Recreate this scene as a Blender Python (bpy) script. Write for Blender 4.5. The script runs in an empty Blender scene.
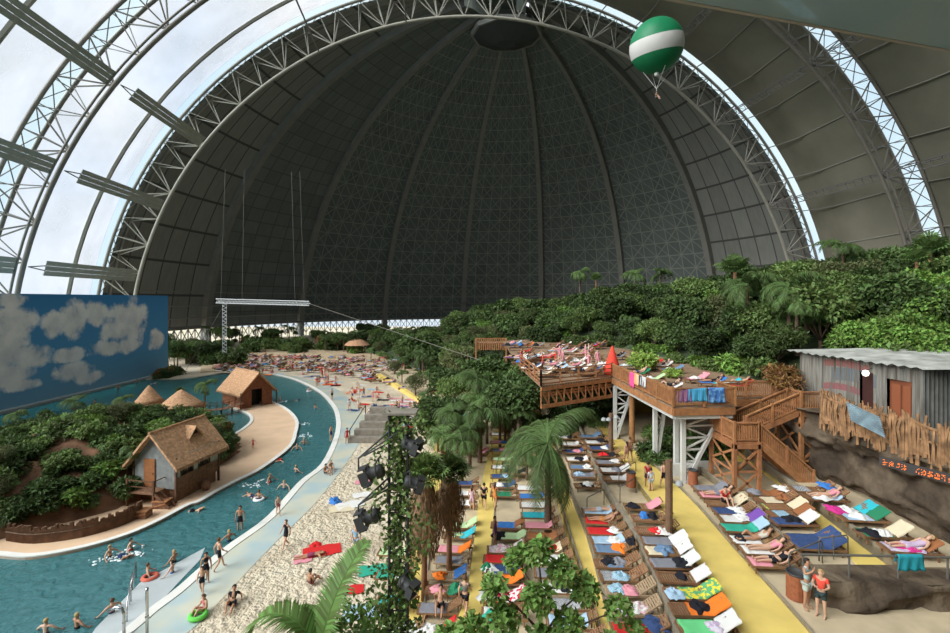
import bpy, math, random
from mathutils import Vector, Matrix, noise
import numpy as np
R_ = random.Random(7)
PI = math.pi
COL = bpy.context.scene.collection
F = 455.0; CH = 15.4; HY = 300.0

# ---------------------------------------------------------------- helpers
def P(px, py, z=0.0):
    """point of the plane at height z that is seen in the photograph at px, py"""
    y = F*(CH-z)/(py-HY)
    return Vector(((px-475.0)*y/F, y, z))
def PD(px, py, Y):
    return Vector(((px-475.0)*Y/F, Y, CH-(py-HY)*Y/F))

def new_mat(name):
    m = bpy.data.materials.new(name); m.use_nodes = True
    nt = m.node_tree; b = nt.nodes['Principled BSDF']
    return m, nt, b
MC = {}
def mat(name, col, rough=0.7, var=0.0, scale=4.0, bump=0.0, bscale=None, metal=0.0, rnd=0.0, spec=0.3, coord='Object'):
    if name in MC: return MC[name]
    m, nt, b = new_mat(name)
    b.inputs['Roughness'].default_value = rough
    b.inputs['Metallic'].default_value = metal
    b.inputs['Specular IOR Level'].default_value = spec
    c = (*col, 1)
    b.inputs['Base Color'].default_value = c
    N = nt.nodes; L = nt.links
    out = None
    if var > 0 or bump > 0:
        tc = N.new('ShaderNodeTexCoord')
    if var > 0:
        nz = N.new('ShaderNodeTexNoise'); nz.inputs['Scale'].default_value = scale; nz.inputs['Detail'].default_value = 5
        L.new(tc.outputs[coord], nz.inputs['Vector'])
        rp = N.new('ShaderNodeMapRange'); rp.inputs['From Min'].default_value = .3; rp.inputs['From Max'].default_value = .7
        rp.inputs['To Min'].default_value = 1-var; rp.inputs['To Max'].default_value = 1+var
        L.new(nz.outputs['Fac'], rp.inputs['Value'])
        mx = N.new('ShaderNodeVectorMath'); mx.operation = 'SCALE'
        mx.inputs[0].default_value = col
        L.new(rp.outputs[0], mx.inputs['Scale']); out = mx.outputs[0]
    if rnd > 0:
        oi = N.new('ShaderNodeObjectInfo')
        hs = N.new('ShaderNodeHueSaturation')
        a = N.new('ShaderNodeMapRange'); a.inputs['To Min'].default_value = 1-rnd; a.inputs['To Max'].default_value = 1+rnd
        L.new(oi.outputs['Random'], a.inputs['Value']); L.new(a.outputs[0], hs.inputs['Value'])
        a2 = N.new('ShaderNodeMapRange'); a2.inputs['To Min'].default_value = .5-rnd*.05; a2.inputs['To Max'].default_value = .5+rnd*.05
        m7 = N.new('ShaderNodeMath'); m7.operation = 'FRACT'; m8 = N.new('ShaderNodeMath'); m8.operation = 'MULTIPLY'; m8.inputs[1].default_value = 17.3
        L.new(oi.outputs['Random'], m8.inputs[0]); L.new(m8.outputs[0], m7.inputs[0]); L.new(m7.outputs[0], a2.inputs['Value'])
        L.new(a2.outputs[0], hs.inputs['Hue'])
        hs.inputs['Color'].default_value = c
        if out: L.new(out, hs.inputs['Color'])
        out = hs.outputs[0]
    if out: L.new(out, b.inputs['Base Color'])
    if bump > 0:
        n2 = N.new('ShaderNodeTexNoise'); n2.inputs['Scale'].default_value = bscale or scale*3; n2.inputs['Detail'].default_value = 4
        L.new(tc.outputs[coord], n2.inputs['Vector'])
        bp = N.new('ShaderNodeBump'); bp.inputs['Strength'].default_value = min(1, bump); bp.inputs['Distance'].default_value = .05*max(1, bump)
        L.new(n2.outputs['Fac'], bp.inputs['Height']); L.new(bp.outputs[0], b.inputs['Normal'])
    MC[name] = m
    return m

class MB:
    """collects shapes and links them as one mesh"""
    def __init__(s): s.v = []; s.f = []; s.uv = None
    def quad(s, a, b, c, d):
        n = len(s.v); s.v += [tuple(a), tuple(b), tuple(c), tuple(d)]; s.f.append((n, n+1, n+2, n+3)); return s
    def tri(s, a, b, c):
        n = len(s.v); s.v += [tuple(a), tuple(b), tuple(c)]; s.f.append((n, n+1, n+2)); return s
    def box(s, c, d, rz=0, M=None):
        hx, hy, hz = d[0]/2, d[1]/2, d[2]/2
        n = len(s.v)
        mt = Matrix.Translation(Vector(c)) @ (M if M is not None else Matrix.Rotation(rz, 4, 'Z'))
        for z in (-hz, hz):
            for x, y in ((-hx, -hy), (hx, -hy), (hx, hy), (-hx, hy)):
                s.v.append(tuple(mt @ Vector((x, y, z))))
        for q in ((3,2,1,0), (4,5,6,7), (0,1,5,4), (1,2,6,5), (2,3,7,6), (3,0,4,7)):
            s.f.append(tuple(n+i for i in q))
        return s
    def beam(s, a, b, w, h=None, up=(0,0,1)):
        a = Vector(a); b = Vector(b); d = b-a; l = d.length
        if l < 1e-6: return s
        d /= l; u = Vector(up)
        if abs(d.dot(u)) > .98: u = Vector((0, 1, 0))
        x = d.cross(u).normalized(); z = x.cross(d).normalized()
        M = Matrix((( d.x, x.x, z.x, 0), (d.y, x.y, z.y, 0), (d.z, x.z, z.z, 0), (0,0,0,1)))
        return s.box((a+b)/2, (l, w, h or w), M=M)
    def tube(s, pts, r, n=6, cap=True):
        pts = [Vector(p) for p in pts]
        rr = r if isinstance(r, (list, tuple)) else [r]*len(pts)
        base = len(s.v); u = None
        for i, p in enumerate(pts):
            d = (pts[min(i+1, len(pts)-1)] - pts[max(i-1, 0)]).normalized()
            if u is None:
                u = d.orthogonal().normalized()
            else:
                u = (u - d*u.dot(d)); u = u.normalized() if u.length > 1e-5 else d.orthogonal().normalized()
            w = d.cross(u)
            for k in range(n):
                t = 2*PI*k/n
                s.v.append(tuple(p + (u*math.cos(t) + w*math.sin(t))*rr[i]))
        for i in range(len(pts)-1):
            for k in range(n):
                a = base+i*n+k; b = base+i*n+(k+1) % n
                s.f.append((a, b, b+n, a+n))
        if cap:
            s.f.append(tuple(base+k for k in range(n))[::-1])
            s.f.append(tuple(base+(len(pts)-1)*n+k for k in range(n)))
        return s
    def lathe(s, prof, c=(0,0,0), n=12):
        base = len(s.v)
        for r, z in prof:
            for k in range(n):
                t = 2*PI*k/n
                s.v.append((c[0]+r*math.cos(t), c[1]+r*math.sin(t), c[2]+z))
        for i in range(len(prof)-1):
            for k in range(n):
                a = base+i*n+k; b = base+i*n+(k+1) % n
                s.f.append((a, b, b+n, a+n))
        s.f.append(tuple(base+k for k in range(n))[::-1])
        s.f.append(tuple(base+(len(prof)-1)*n+k for k in range(n)))
        return s
    def prism(s, poly, z0, z1):
        n = len(s.v); k = len(poly)
        for z in (z0, z1):
            for p in poly: s.v.append((p[0], p[1], z))
        s.f.append(tuple(range(n+k, n+2*k))); s.f.append(tuple(range(n, n+k))[::-1])
        for i in range(k):
            j = (i+1) % k; s.f.append((n+i, n+j, n+k+j, n+k+i))
        return s
    def grid(s, rows):
        """rows: list of lists of points"""
        n = len(s.v); w = len(rows[0])
        for r in rows:
            for p in r: s.v.append(tuple(p))
        for i in range(len(rows)-1):
            for j in range(w-1):
                a = n+i*w+j; s.f.append((a, a+1, a+w+1, a+w))
        return s
    def mesh(s, name, m, smooth=False):
        me = bpy.data.meshes.new(name); me.from_pydata(s.v, [], s.f)
        if s.uv:
            ul = me.uv_layers.new(name='UVMap')
            for lp in me.loops: ul.data[lp.index].uv = s.uv[lp.vertex_index]
        if m: me.materials.append(m)
        if smooth: me.polygons.foreach_set('use_smooth', [True]*len(me.polygons))
        me.update()
        return me
    def build(s, name, m, parent=None, smooth=False):
        return link(name, s.mesh(name, m, smooth), parent)
def link(name, me, parent=None):
    o = bpy.data.objects.new(name, me); COL.objects.link(o)
    if parent: o.parent = parent
    return o
def tag(o, label, cat, group=None, kind=None):
    o['label'] = label; o['category'] = cat
    if group: o['group'] = group
    if kind: o['kind'] = kind
    return o
def thing(name, label, cat, loc=(0,0,0), rz=0.0, group=None):
    o = bpy.data.objects.new(name, None); COL.objects.link(o)
    o.empty_display_size = .1
    o.location = loc; o.rotation_euler = (0, 0, rz)
    return tag(o, label, cat, group)
def struct(o):
    o['kind'] = 'structure'; return o
def dup(root, loc, rz=0.0, label=None, group=None, scale=None, parent=None):
    r = root.copy(); COL.objects.link(r)
    if parent: r.parent = parent
    else:
        r.location = loc; r.rotation_euler = (0, 0, rz)
        if scale: r.scale = (scale, scale, scale) if not hasattr(scale, '__len__') else scale
        if label: r['label'] = label
        if group: r['group'] = group
        elif 'group' in r: del r['group']
    for ch in CH_.get(root.name, []):
        c = dup(ch, None, parent=r)
    return r
CH_ = {}
def reg(root):
    """note the children of a prototype so that it can be copied"""
    for o in [root] + list(root.children):
        CH_[o.name] = list(o.children)
    return root
def remove(root):
    for o in list(root.children):
        for p in list(o.children): bpy.data.objects.remove(p)
        bpy.data.objects.remove(o)
    bpy.data.objects.remove(root)

# ---------------------------------------------------------------- materials
STEEL = mat('painted_steel', (.20,.18,.15), .5, var=.12, scale=.5)
STEELW = mat('white_steel', (.62,.62,.58), .5, var=.08, scale=2)
STEEL_LIT = mat('lit_arch_steel', (.36,.33,.27), .5, var=.1, scale=.5)  # arch steel again, light catching the first arch put into the colour
DARKST = mat('dark_steel', (.05,.05,.05), .5)
CHROME = mat('brushed_steel', (.5,.5,.5), .25, metal=.9)
RAILM = mat('weathered_rail', (.16,.15,.13), .5, metal=.3)
WOODL = mat('larch_timber', (.36,.165,.068), .65, var=.25, scale=3, rnd=.12)
WOODD = mat('dark_timber', (.13,.065,.035), .7, var=.3, scale=3)
WOODF = mat('lounger_timber', (.24,.125,.06), .65, var=.2, scale=4, rnd=.15)
BARK = mat('bark', (.13,.085,.055), .9, var=.3, scale=6)
THATCH = mat('thatch', (.52,.30,.165), .95, var=.35, scale=5, bump=1.0, bscale=14)
SKIRT = mat('dead_fronds', (.24,.15,.085), .95, var=.35, scale=5)
SAND = None

# ---------------------------------------------------------------- camera, light, world
cam = bpy.data.cameras.new('camera'); co = bpy.data.objects.new('camera', cam); COL.objects.link(co)
co.location = (0, 0, CH); co.rotation_euler = (PI/2, 0, 0)
cam.sensor_width = 36; cam.lens = 36*F/950.0; cam.shift_y = -16.5/950; cam.clip_end = 2000; cam.clip_start = .1
sc = bpy.context.scene; sc.camera = co
sc.view_settings.view_transform = 'Standard'; sc.view_settings.look = 'None'
sc.view_settings.exposure = 0.35; sc.view_settings.gamma = 1; sc.view_settings.use_curve_mapping = False
w = bpy.data.worlds.new('world'); sc.world = w; w.use_nodes = True
nt = w.node_tree; bg = nt.nodes['Background']
tc = nt.nodes.new('ShaderNodeTexCoord'); nz = nt.nodes.new('ShaderNodeTexNoise'); nz.inputs['Scale'].default_value = 2.2
nz.inputs['Detail'].default_value = 4
nt.links.new(tc.outputs['Generated'], nz.inputs['Vector'])
cr = nt.nodes.new('ShaderNodeValToRGB')
cr.color_ramp.elements[0].position = .35; cr.color_ramp.elements[0].color = (.72,.82,.95,1)
cr.color_ramp.elements[1].position = .6; cr.color_ramp.elements[1].color = (1,1,1,1)
nt.links.new(nz.outputs['Fac'], cr.inputs['Fac']); nt.links.new(cr.outputs[0], bg.inputs['Color'])
bg.inputs['Strength'].default_value = .95
sun = bpy.data.lights.new('sun', 'SUN'); sun.energy = 5.6; sun.angle = math.radians(50); sun.color = (1, .985, .95)
so = bpy.data.objects.new('sun', sun); COL.objects.link(so)
so.rotation_euler = Vector((-.72, -.42, .62)).to_track_quat('Z', 'Y').to_euler()

# ---------------------------------------------------------------- the hangar
HA = .105; HX = 18.2; CA = math.cos(HA); SA = math.sin(HA)
def HG(X, Y, Z):
    return Vector((X*CA - Y*SA, X*SA + Y*CA, Z))
def ring(R, th, Y):
    """point on an arch: th = 0 at the left foot, pi at the right foot"""
    return HG(HX - R*math.cos(th), Y, R*math.sin(th))
YARCH = [130, 95, 60, 25, -10, -45]
RO = 105.0; RI = 97.0; HW = 2.2
NODES = [i*PI/20 for i in range(21)]

def foil_mat():
    m, nt, b = new_mat('translucent_foil'); N = nt.nodes; L = nt.links
    b.inputs['Base Color'].default_value = (.85,.88,.9,1); b.inputs['Roughness'].default_value = .6
    tr = N.new('ShaderNodeBsdfTransparent'); tr.inputs['Color'].default_value = (.93,.96,1,1)
    mx = N.new('ShaderNodeMixShader'); out = N['Material Output']
    tcn = N.new('ShaderNodeTexCoord'); nz = N.new('ShaderNodeTexNoise'); nz.inputs['Scale'].default_value = .09; nz.inputs['Detail'].default_value = 3
    mr = N.new('ShaderNodeMapRange'); mr.inputs['From Min'].default_value = .35; mr.inputs['From Max'].default_value = .65
    mr.inputs['To Min'].default_value = .30; mr.inputs['To Max'].default_value = .14
    L.new(tcn.outputs['Object'], nz.inputs['Vector']); L.new(nz.outputs['Fac'], mr.inputs['Value'])
    L.new(mr.outputs[0], mx.inputs[0]); L.new(tr.outputs[0], mx.inputs[1]); L.new(b.outputs[0], mx.inputs[2])
    L.new(mx.outputs[0], out.inputs['Surface'])
    return m
def glass_mat(name, tint, f=.15):
    m, nt, b = new_mat(name); N = nt.nodes; L = nt.links
    b.inputs['Base Color'].default_value = (*tint, 1); b.inputs['Roughness'].default_value = .1
    tr = N.new('ShaderNodeBsdfTransparent'); tr.inputs['Color'].default_value = (*tint, 1)
    mx = N.new('ShaderNodeMixShader'); mx.inputs[0].default_value = f
    L.new(tr.outputs[0], mx.inputs[1]); L.new(b.outputs[0], mx.inputs[2]); L.new(mx.outputs[0], N['Material Output'].inputs['Surface'])
    return m
FOIL = foil_mat(); GLAZE = glass_mat('roof_glazing', (.78,.93,.98))
MEMB = mat('opaque_membrane', (.215,.20,.15), .85, var=.14, scale=.12, bump=.3, bscale=.4)
SPLIT = PI*.52

def membrane(Ya, Yb, t0, t1, m, name, nT):
    mb = MB(); rows = []
    for i in range(nT+1):
        th = t0+(t1-t0)*i/nT; row = []
        for j in range(9):
            u = j/8; R = RO-4.0*(1-abs(2*u-1)**1.3)
            row.append(ring(R, th, Ya+(Yb-Ya)*u))
        rows.append(row)
    mb.grid(rows)
    return mb.build(name, m, smooth=True)
ncount = 0
for k in range(len(YARCH)-1):
    a = YARCH[k+1]+HW; b = YARCH[k]-HW-(2.2 if k == 0 else 0)
    ncount += 1
    struct(membrane(a, b, 0, SPLIT, FOIL, 'window_%d' % ncount, 40))
    struct(membrane(a, b, SPLIT, PI, MEMB, 'ceiling', 40))
for k, Y in enumerate(YARCH):
    rows = [[ring(RO+.1, PI*i/60, Y-HW+.0), ring(RO+.1, PI*i/60, Y+HW)] for i in range(61)]
    if k == 0: rows = [[ring(RO+.1, PI*i/60, Y-HW-2.2), ring(RO+.1, PI*i/60, Y+1.2)] for i in range(61)]
    ncount += 1
    struct(MB().grid(rows).build('window_%d' % ncount, GLAZE, smooth=True))
# valley lines, cross seams of the membranes and the seams on the opaque side
for k in range(len(YARCH)-1):
    mid = (YARCH[k]+YARCH[k+1])/2
    mb = MB(); mb.tube([ring(RO-4.3, PI*i/60, mid) for i in range(33)], .45 if k < 3 else .3, 5)
    for i in range(1, 30):
        th = i*PI/30
        if th < SPLIT: continue
        mb.tube([ring(RO-.3-4.0*(1-abs(2*u-1)**1.3), th, YARCH[k+1]+HW+(35-2*HW)*u) for u in [j/8 for j in range(9)]], .16, 4)
    t = struct(mb.build('trim_%d' % (k+1), mat('membrane_clamp', (.25,.24,.2), .7)))
archlab = ['first steel lattice arch framing the mouth of the dark dome', 'second steel lattice arch, one bay nearer than the dome mouth',
           'third steel lattice arch at the top left corner', 'fourth lattice arch high over the viewpoint', 'lattice arch behind the viewpoint', 'rearmost lattice arch']
for k, Y in enumerate(YARCH[:4]):
    t = thing('steel_arch', archlab[k], 'arch', ring(RI, 0, Y))
    off = -t.location
    def T(p): return p+off
    seg = 80
    MB().tube([T(ring(RI, PI*i/seg, Y)) for i in range(seg+1)], .42, 8).build('inner_chord', STEEL_LIT if k == 0 else STEEL, t, True)
    if k: MB().tube([T(ring(RI+.2, PI*i/seg, Y-1.3)) for i in range(seg+1)], .22, 6).build('service_pipe', STEEL, t, True)
    for s in (-1, 1):
        MB().tube([T(ring(RO-.5, PI*i/seg, Y+s*HW)) for i in range(seg+1)], .38, 6).build('outer_chord', STEEL, t, True)
    mb = MB(); N_ = 20
    for i in range(N_+1):
        th = i*PI/N_
        for s in (-1, 1):
            if i < N_:
                for q in (.12, .88):
                    pass
                mb.tube([T(ring(RI, th, Y)), T(ring(RO-.5, th+PI/N_*.30, Y+s*HW))], .17, 5, False)
                mb.tube([T(ring(RI, th+PI/N_, Y)), T(ring(RO-.5, th+PI/N_*.70, Y+s*HW))], .17, 5, False)
                mb.tube([T(ring(RI, th+PI/N_*.5, Y)), T(ring(RO-.5, th+PI/N_*.30, Y+s*HW))], .12, 4, False)
                mb.tube([T(ring(RI, th+PI/N_*.5, Y)), T(ring(RO-.5, th+PI/N_*.70, Y+s*HW))], .12, 4, False)
            mb.tube([T(ring(RI, th, Y)), T(ring(RO-.5, th, Y+s*HW))], .15, 5, False)
    mb.build('lattice_web', STEEL_LIT if k == 0 else STEEL, t)
    mb = MB()
    for i in range(60):
        th = i*PI/60; t2 = (i+1)*PI/60
        mb.tube([T(ring(RO-.3, th, Y-HW)), T(ring(RO-.3, t2, Y+HW))], .1, 4, False)
        mb.tube([T(ring(RO-.3, th, Y+HW)), T(ring(RO-.3, t2, Y-HW))], .1, 4, False)
        mb.tube([T(ring(RO-.3, th, Y-HW)), T(ring(RO-.3, th, Y+HW))], .1, 4, False)
    mb.build('glazing_brace', STEEL, t)
# slatted panels and purlins spanning from arch to arch
PANM = mat('slatted_panel', (.36,.36,.31), .6, var=.08, scale=1)
lift = ['lowest', 'second lowest', 'third lowest', 'fourth lowest', 'fifth lowest']
for k in range(3):
    bay = ['the dome-side bay', 'the middle bay', 'the near bay'][k]
    for q, th in enumerate((.072, .137, .2025)):
        th *= PI
        if k == 2 and q == 0: continue
        Ya, Yb = YARCH[k+1], YARCH[k]
        if q == 3:
            tg = None
        A = ring(RI+.3, th, Ya+1.5); B = ring(RI+.3, th, Yb-1.0)
        d = (B-A).normalized(); rad = HG(-math.cos(th), 0, math.sin(th)); rad.normalize(); tang = d.cross(rad).normalized()
        t = thing('slatted_roof_panel', '%s slatted grey panel of %s on the foil side' % (lift[q], bay), 'roof panel', A)
        o = -A
        s0 = A + d*(.12*(B-A).length); s1 = B
        for j in (-1, 0, 1):
            c = tang*j*1.05
            MB().beam(s0+c+o, s1+c+o, .98, .12, up=rad).build('slat', PANM, t)
        mb = MB(); mb.tube([A+o, s0+tang*.5+o], .12, 5).tube([A+o, s0-tang*.5+o], .12, 5)
        for j in range(14):
            c = s0+(s1-s0)*(j+.5)/14
            mb.beam(c-tang*1.5+rad*.15+o, c+tang*1.5+rad*.15+o, .12, .12)
            if q == 0: mb.beam(c+rad*.1+o-tang*1.4, c+rad*.9+o-tang*1.4, .1, .25)
        mb.build('hanger', STEEL, t)
    for q, th in enumerate((.335, .42, .665, .75, .85)):
        th *= PI; A = ring(RI, th, YARCH[k+1]); B = ring(RI, th, YARCH[k]); rad = HG(-math.cos(th), 0, math.sin(th)).normalized()
        nm = ['upper left thin', 'crown thin', 'upper right lattice', 'right lattice', 'lower right lattice'][q]
        t = thing('purlin', '%s purlin crossing %s' % (nm, bay), 'purlin', A); o = -A
        if q < 2: MB().tube([A+o, B+o], .22, 6).build('chord', STEEL, t)
        else:
            tg = (B-A).normalized().cross(rad).normalized()
            R2 = rad*2.2
            for c in (tg*.9, -tg*.9, R2): MB().tube([A+c+o, B+c+o], .13, 5).build('chord', mat('dim_steel', (.16,.15,.14), .6), t)
            mb = MB()
            for j in range(16):
                a = A+(B-A)*j/16; b = A+(B-A)*(j+1)/16
                mb.tube([a+tg*.9+o, b+R2+o], .07, 4, False).tube([a-tg*.9+o, b+R2+o], .07, 4, False).tube([a+tg*.9+o, b-tg*.9+o], .07, 4, False)
            mb.build('web', MC['dim_steel'], t)

# dome
def shell_mat(name, col, line, nu, nv, diag, lw):
    m, nt, b = new_mat(name); N = nt.nodes; L = nt.links
    b.inputs['Roughness'].default_value = .8; b.inputs['Specular IOR Level'].default_value = .2
    uv = N.new('ShaderNodeUVMap'); sp = N.new('ShaderNodeSeparateXYZ'); L.new(uv.outputs[0], sp.inputs[0])
    def mth(op, a, bb=None):
        n = N.new('ShaderNodeMath'); n.operation = op
        for i, x in enumerate((a, bb)):
            if x is None: continue
            if isinstance(x, (int, float)): n.inputs[i].default_value = x
            else: L.new(x, n.inputs[i])
        return n.outputs[0]
    U = mth('MULTIPLY', sp.outputs['X'], nu); V = mth('MULTIPLY', sp.outputs['Y'], nv)
    def ln(x, wd):   # 1 close to an integer
        f = mth('FRACT', x); d = mth('MINIMUM', f, mth('SUBTRACT', 1, f)); return mth('LESS_THAN', d, wd)
    r = mth('MAXIMUM', ln(U, lw), ln(V, lw))
    if diag:
        r = mth('MAXIMUM', r, ln(mth('ADD', U, V), lw*1.2)); 
        r = mth('MAXIMUM', r, mth('MULTIPLY', ln(mth('SUBTRACT', mth('MULTIPLY', U, .5), mth('MULTIPLY', V, .5)), lw*.8), .9))
    nz = N.new('ShaderNodeTexNoise'); nz.inputs['Scale'].default_value = 30; L.new(uv.outputs[0], nz.inputs['Vector'])
    cells = N.new('ShaderNodeTexWhiteNoise'); cm = N.new('ShaderNodeCombineXYZ')
    L.new(mth('FLOOR', U), cm.inputs[0]); L.new(mth('FLOOR', V), cm.inputs[1]); L.new(cm.outputs[0], cells.inputs['Vector'])
    sc_ = mth('ADD', mth('MULTIPLY', nz.outputs['Fac'], .35), mth('ADD', .72, mth('MULTIPLY', cells.outputs['Value'], .2)))
    vm = N.new('ShaderNodeVectorMath'); vm.operation = 'SCALE'; vm.inputs[0].default_value = col; L.new(sc_, vm.inputs['Scale'])
    mx = N.new('ShaderNodeMix'); mx.data_type = 'RGBA'; L.new(r, mx.inputs[0]); L.new(vm.outputs[0], mx.inputs[6]); mx.inputs[7].default_value = (*line, 1)
    L.new(mx.outputs[2], b.inputs['Base Color'])
    return m
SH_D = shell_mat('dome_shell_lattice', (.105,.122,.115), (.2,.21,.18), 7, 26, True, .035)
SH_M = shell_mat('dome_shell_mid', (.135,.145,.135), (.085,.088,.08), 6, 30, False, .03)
SH_L = shell_mat('dome_shell_panels', (.20,.20,.18), (.07,.07,.065), 6, 14, False, .035)  # coarse panels of the end segments, their stronger light put into the colour
RIBM = mat('dome_rib', (.19,.185,.165), .7, var=.1, scale=.4)
DC = (HX, 130.0)
def dome(az, el, R):
    k = max(0, min(1, el/(PI/2))); k = k*k*(3-2*k)*math.sin(az)**.5 if 0 < az < PI-1e-6 else 0
    return HG(DC[0]+6.5*k-R*math.cos(az)*math.cos(el), DC[1]+R*math.sin(az)*math.cos(el)+.01, R*math.sin(el))
SR = [105, 103.2, 101.8, 100.6, 100.6, 101.8, 103.2, 105]
EL0 = math.asin(6.0/102)
for i in range(8):
    a0 = i*PI/8; a1 = (i+1)*PI/8; mb = MB(); rows = []; uv = []
    for r in range(33):
        v = r/32; el = EL0+(PI/2-EL0-.07)*v; row = []
        for c in range(13):
            u = c/12; row.append(dome(a0+(a1-a0)*u, el, SR[i])); uv.append((u, v))
        rows.append(row)
    mb.grid(rows); mb.uv = uv
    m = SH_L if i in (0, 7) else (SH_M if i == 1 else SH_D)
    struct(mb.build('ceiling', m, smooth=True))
for i in range(1, 8):
    az = i*PI/8; Rr = min(SR[i-1], SR[i])-.5; W = 2.3
    mb = MB(); rows = []
    for r in range(41):
        el = (PI/2-.085)*r/40; wd = W/2*(.45+.55*math.cos(el)); ce = max(.05, math.cos(el)); da = wd/(Rr*ce)
        rows.append([dome(az-da, el, Rr+2.4), dome(az-da, el, Rr), dome(az+da, el, Rr), dome(az+da, el, Rr+2.4)])
    mb.grid(rows)
    struct(mb.build('trim_%d' % (30+i), RIBM))
# horizontal rings above the glazed base
RB = 100.2
for z, r in ((6.2,.5), (9.5,.22), (13.5,.22), (18,.16)):
    Rz = math.sqrt(RB*RB-z*z)
    struct(MB().tube([HG(HX-Rz*math.cos(a), 130+Rz*math.sin(a), z) for a in [PI*j/90 for j in range(91)]], r, 6).build('trim_%d' % (10+int(z)), RIBM, smooth=True))
BG = glass_mat('base_glazing', (.9,.97,1.0), .12)
rows = [[HG(HX-101*math.cos(a), 130+101*math.sin(a), z) for z in (0, 6.2)] for a in [PI*j/90 for j in range(91)]]
struct(MB().grid(rows).build('window_40', BG))
t = thing('glazing_truss', 'ring of white crossed bracing in the glazed base strip of the dome', 'truss')
mb = MB(); n = 110
for j in range(n):
    a = PI*j/n; b = PI*(j+1)/n
    q = lambda an, z: HG(HX-100.2*math.cos(an), 130+100.2*math.sin(an), z)
    mb.tube([q(a, 1.5), q(b, 5.8)], .16, 4, False).tube([q(b, 1.5), q(a, 5.8)], .16, 4, False).tube([q(a, 0), q(a, 6)], .18, 4, False)
mb.build('cross_brace', mat('brace_steel', (.35,.36,.36), .5), t)
mb = MB(); mb.grid([[dome(PI*c/24, PI/2-.075*(1-r), 105) for c in range(25)] for r in (0, .5, .98)])
mb.grid([[dome(PI*c/24, PI/2-.075, R) for c in range(25)] for R in (100, 105.2)])
struct(mb.build('ceiling', SH_D))
# hub where the ribs meet
hc = dome(PI/2, PI/2-.10, 99)
t = thing('dome_hub', 'polygonal steel hub platform where the dome ribs meet', 'hub', hc)
t.scale = (1.2, 1, .8); mb = MB(); mb.lathe([(9.2, -1.2), (9.4, .4), (8.6, .8)], (0,0,0), 10); mb.build('ring_girder', RIBM, t)
mb = MB(); mb.lathe([(2.4, -4.2), (7.4, -1.8), (9.0, -1.0)], (0,0,0), 10); mb.build('lower_cone', mat('hub_dark', (.05,.055,.055), .7), t)
mb = MB()
for j in range(10):
    a = 2*PI*j/10; mb.tube([(9.2*math.cos(a), 9.2*math.sin(a), 0), (6*math.cos(a), 6*math.sin(a), 6)], .2, 5); mb.tube([(9.2*math.cos(a), 9.2*math.sin(a), 0), (0, 0, .6)], .16, 5)
mb.build('strut', STEEL, t)
for s in (-1, 1):
    MB().beam((s*2-2, -1, 1), (s*5, 2, 5), .5, 1.2).build('machinery', mat('hub_blue', (.16,.2,.22), .5), t)
# blank rear wall of the hall
mb = MB(); pts = [ring(RO, PI*j/40, -45) for j in range(41)]
n = len(mb.v); mb.v += [tuple(p) for p in pts]; mb.f.append(tuple(range(41)))
struct(mb.build('wall_back', MEMB))
# ---------------------------------------------------------------- ground, pool, terraces
def node_mat(name, build, rough=.8, spec=.3):
    m, nt, b = new_mat(name); b.inputs['Roughness'].default_value = rough; b.inputs['Specular IOR Level'].default_value = spec
    build(nt, nt.nodes, nt.links, b); return m
def noise_n(nt, scale, detail=4, coord='Object', dist=0, tc=[None]):
    t = nt.nodes.new('ShaderNodeTexCoord'); n = nt.nodes.new('ShaderNodeTexNoise')
    n.inputs['Scale'].default_value = scale; n.inputs['Detail'].default_value = detail; n.inputs['Distortion'].default_value = dist
    nt.links.new(t.outputs[coord], n.inputs['Vector']); return n
def ramp(nt, src, stops):
    r = nt.nodes.new('ShaderNodeValToRGB'); e = r.color_ramp.elements
    while len(e) < len(stops): e.new(.5)
    for k, (p, c) in enumerate(stops): e[k].position = p; e[k].color = (*c, 1)
    nt.links.new(src, r.inputs['Fac']); return r.outputs[0]
def f_sand(nt, N, L, b):
    n = noise_n(nt, .25, 6); c = ramp(nt, n.outputs['Fac'], [(.3, (.50,.41,.29)), (.55, (.62,.53,.39)), (.75, (.68,.60,.46))]); L.new(c, b.inputs['Base Color'])
    n2 = noise_n(nt, 3.2, 3); bp = N.new('ShaderNodeBump'); bp.inputs['Strength'].default_value = 1; bp.inputs['Distance'].default_value = .35
    L.new(n2.outputs['Fac'], bp.inputs['Height']); L.new(bp.outputs[0], b.inputs['Normal'])
SAND = node_mat('beach_sand', f_sand, .95, .1)
SANDI = mat('island_sand', (.66,.46,.30), .95, var=.08, scale=.5, spec=.1)
CURB = mat('white_curb', (.74,.72,.66), .6, var=.06, scale=1)
PALEC = mat('beige_paving', (.52,.42,.27), .85, var=.12, scale=1.2, bump=.15, bscale=8)
YEL = mat('yellow_path', (.72,.54,.15), .7, var=.10, scale=.9, bump=.1, bscale=6)
RISER = mat('terrace_kerb', (.27,.23,.17), .9, var=.2, scale=2)
FARG = mat('packed_sand', (.50,.38,.24), .95, var=.15, scale=.2)
def f_wet(nt, N, L, b):
    n = noise_n(nt, .35, 3); c = ramp(nt, n.outputs['Fac'], [(.35, (.42,.52,.52)), (.55, (.58,.58,.46)), (.7, (.62,.58,.45))]); L.new(c, b.inputs['Base Color'])
WET = node_mat('wet_apron', f_wet, .25, .5)
def f_floor(nt, N, L, b):
    n = noise_n(nt, .12, 3); c = ramp(nt, n.outputs['Fac'], [(.35, (.07,.24,.25)), (.65, (.12,.34,.34))]); L.new(c, b.inputs['Base Color'])
POOLF = node_mat('pool_lining', f_floor, .6)
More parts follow.
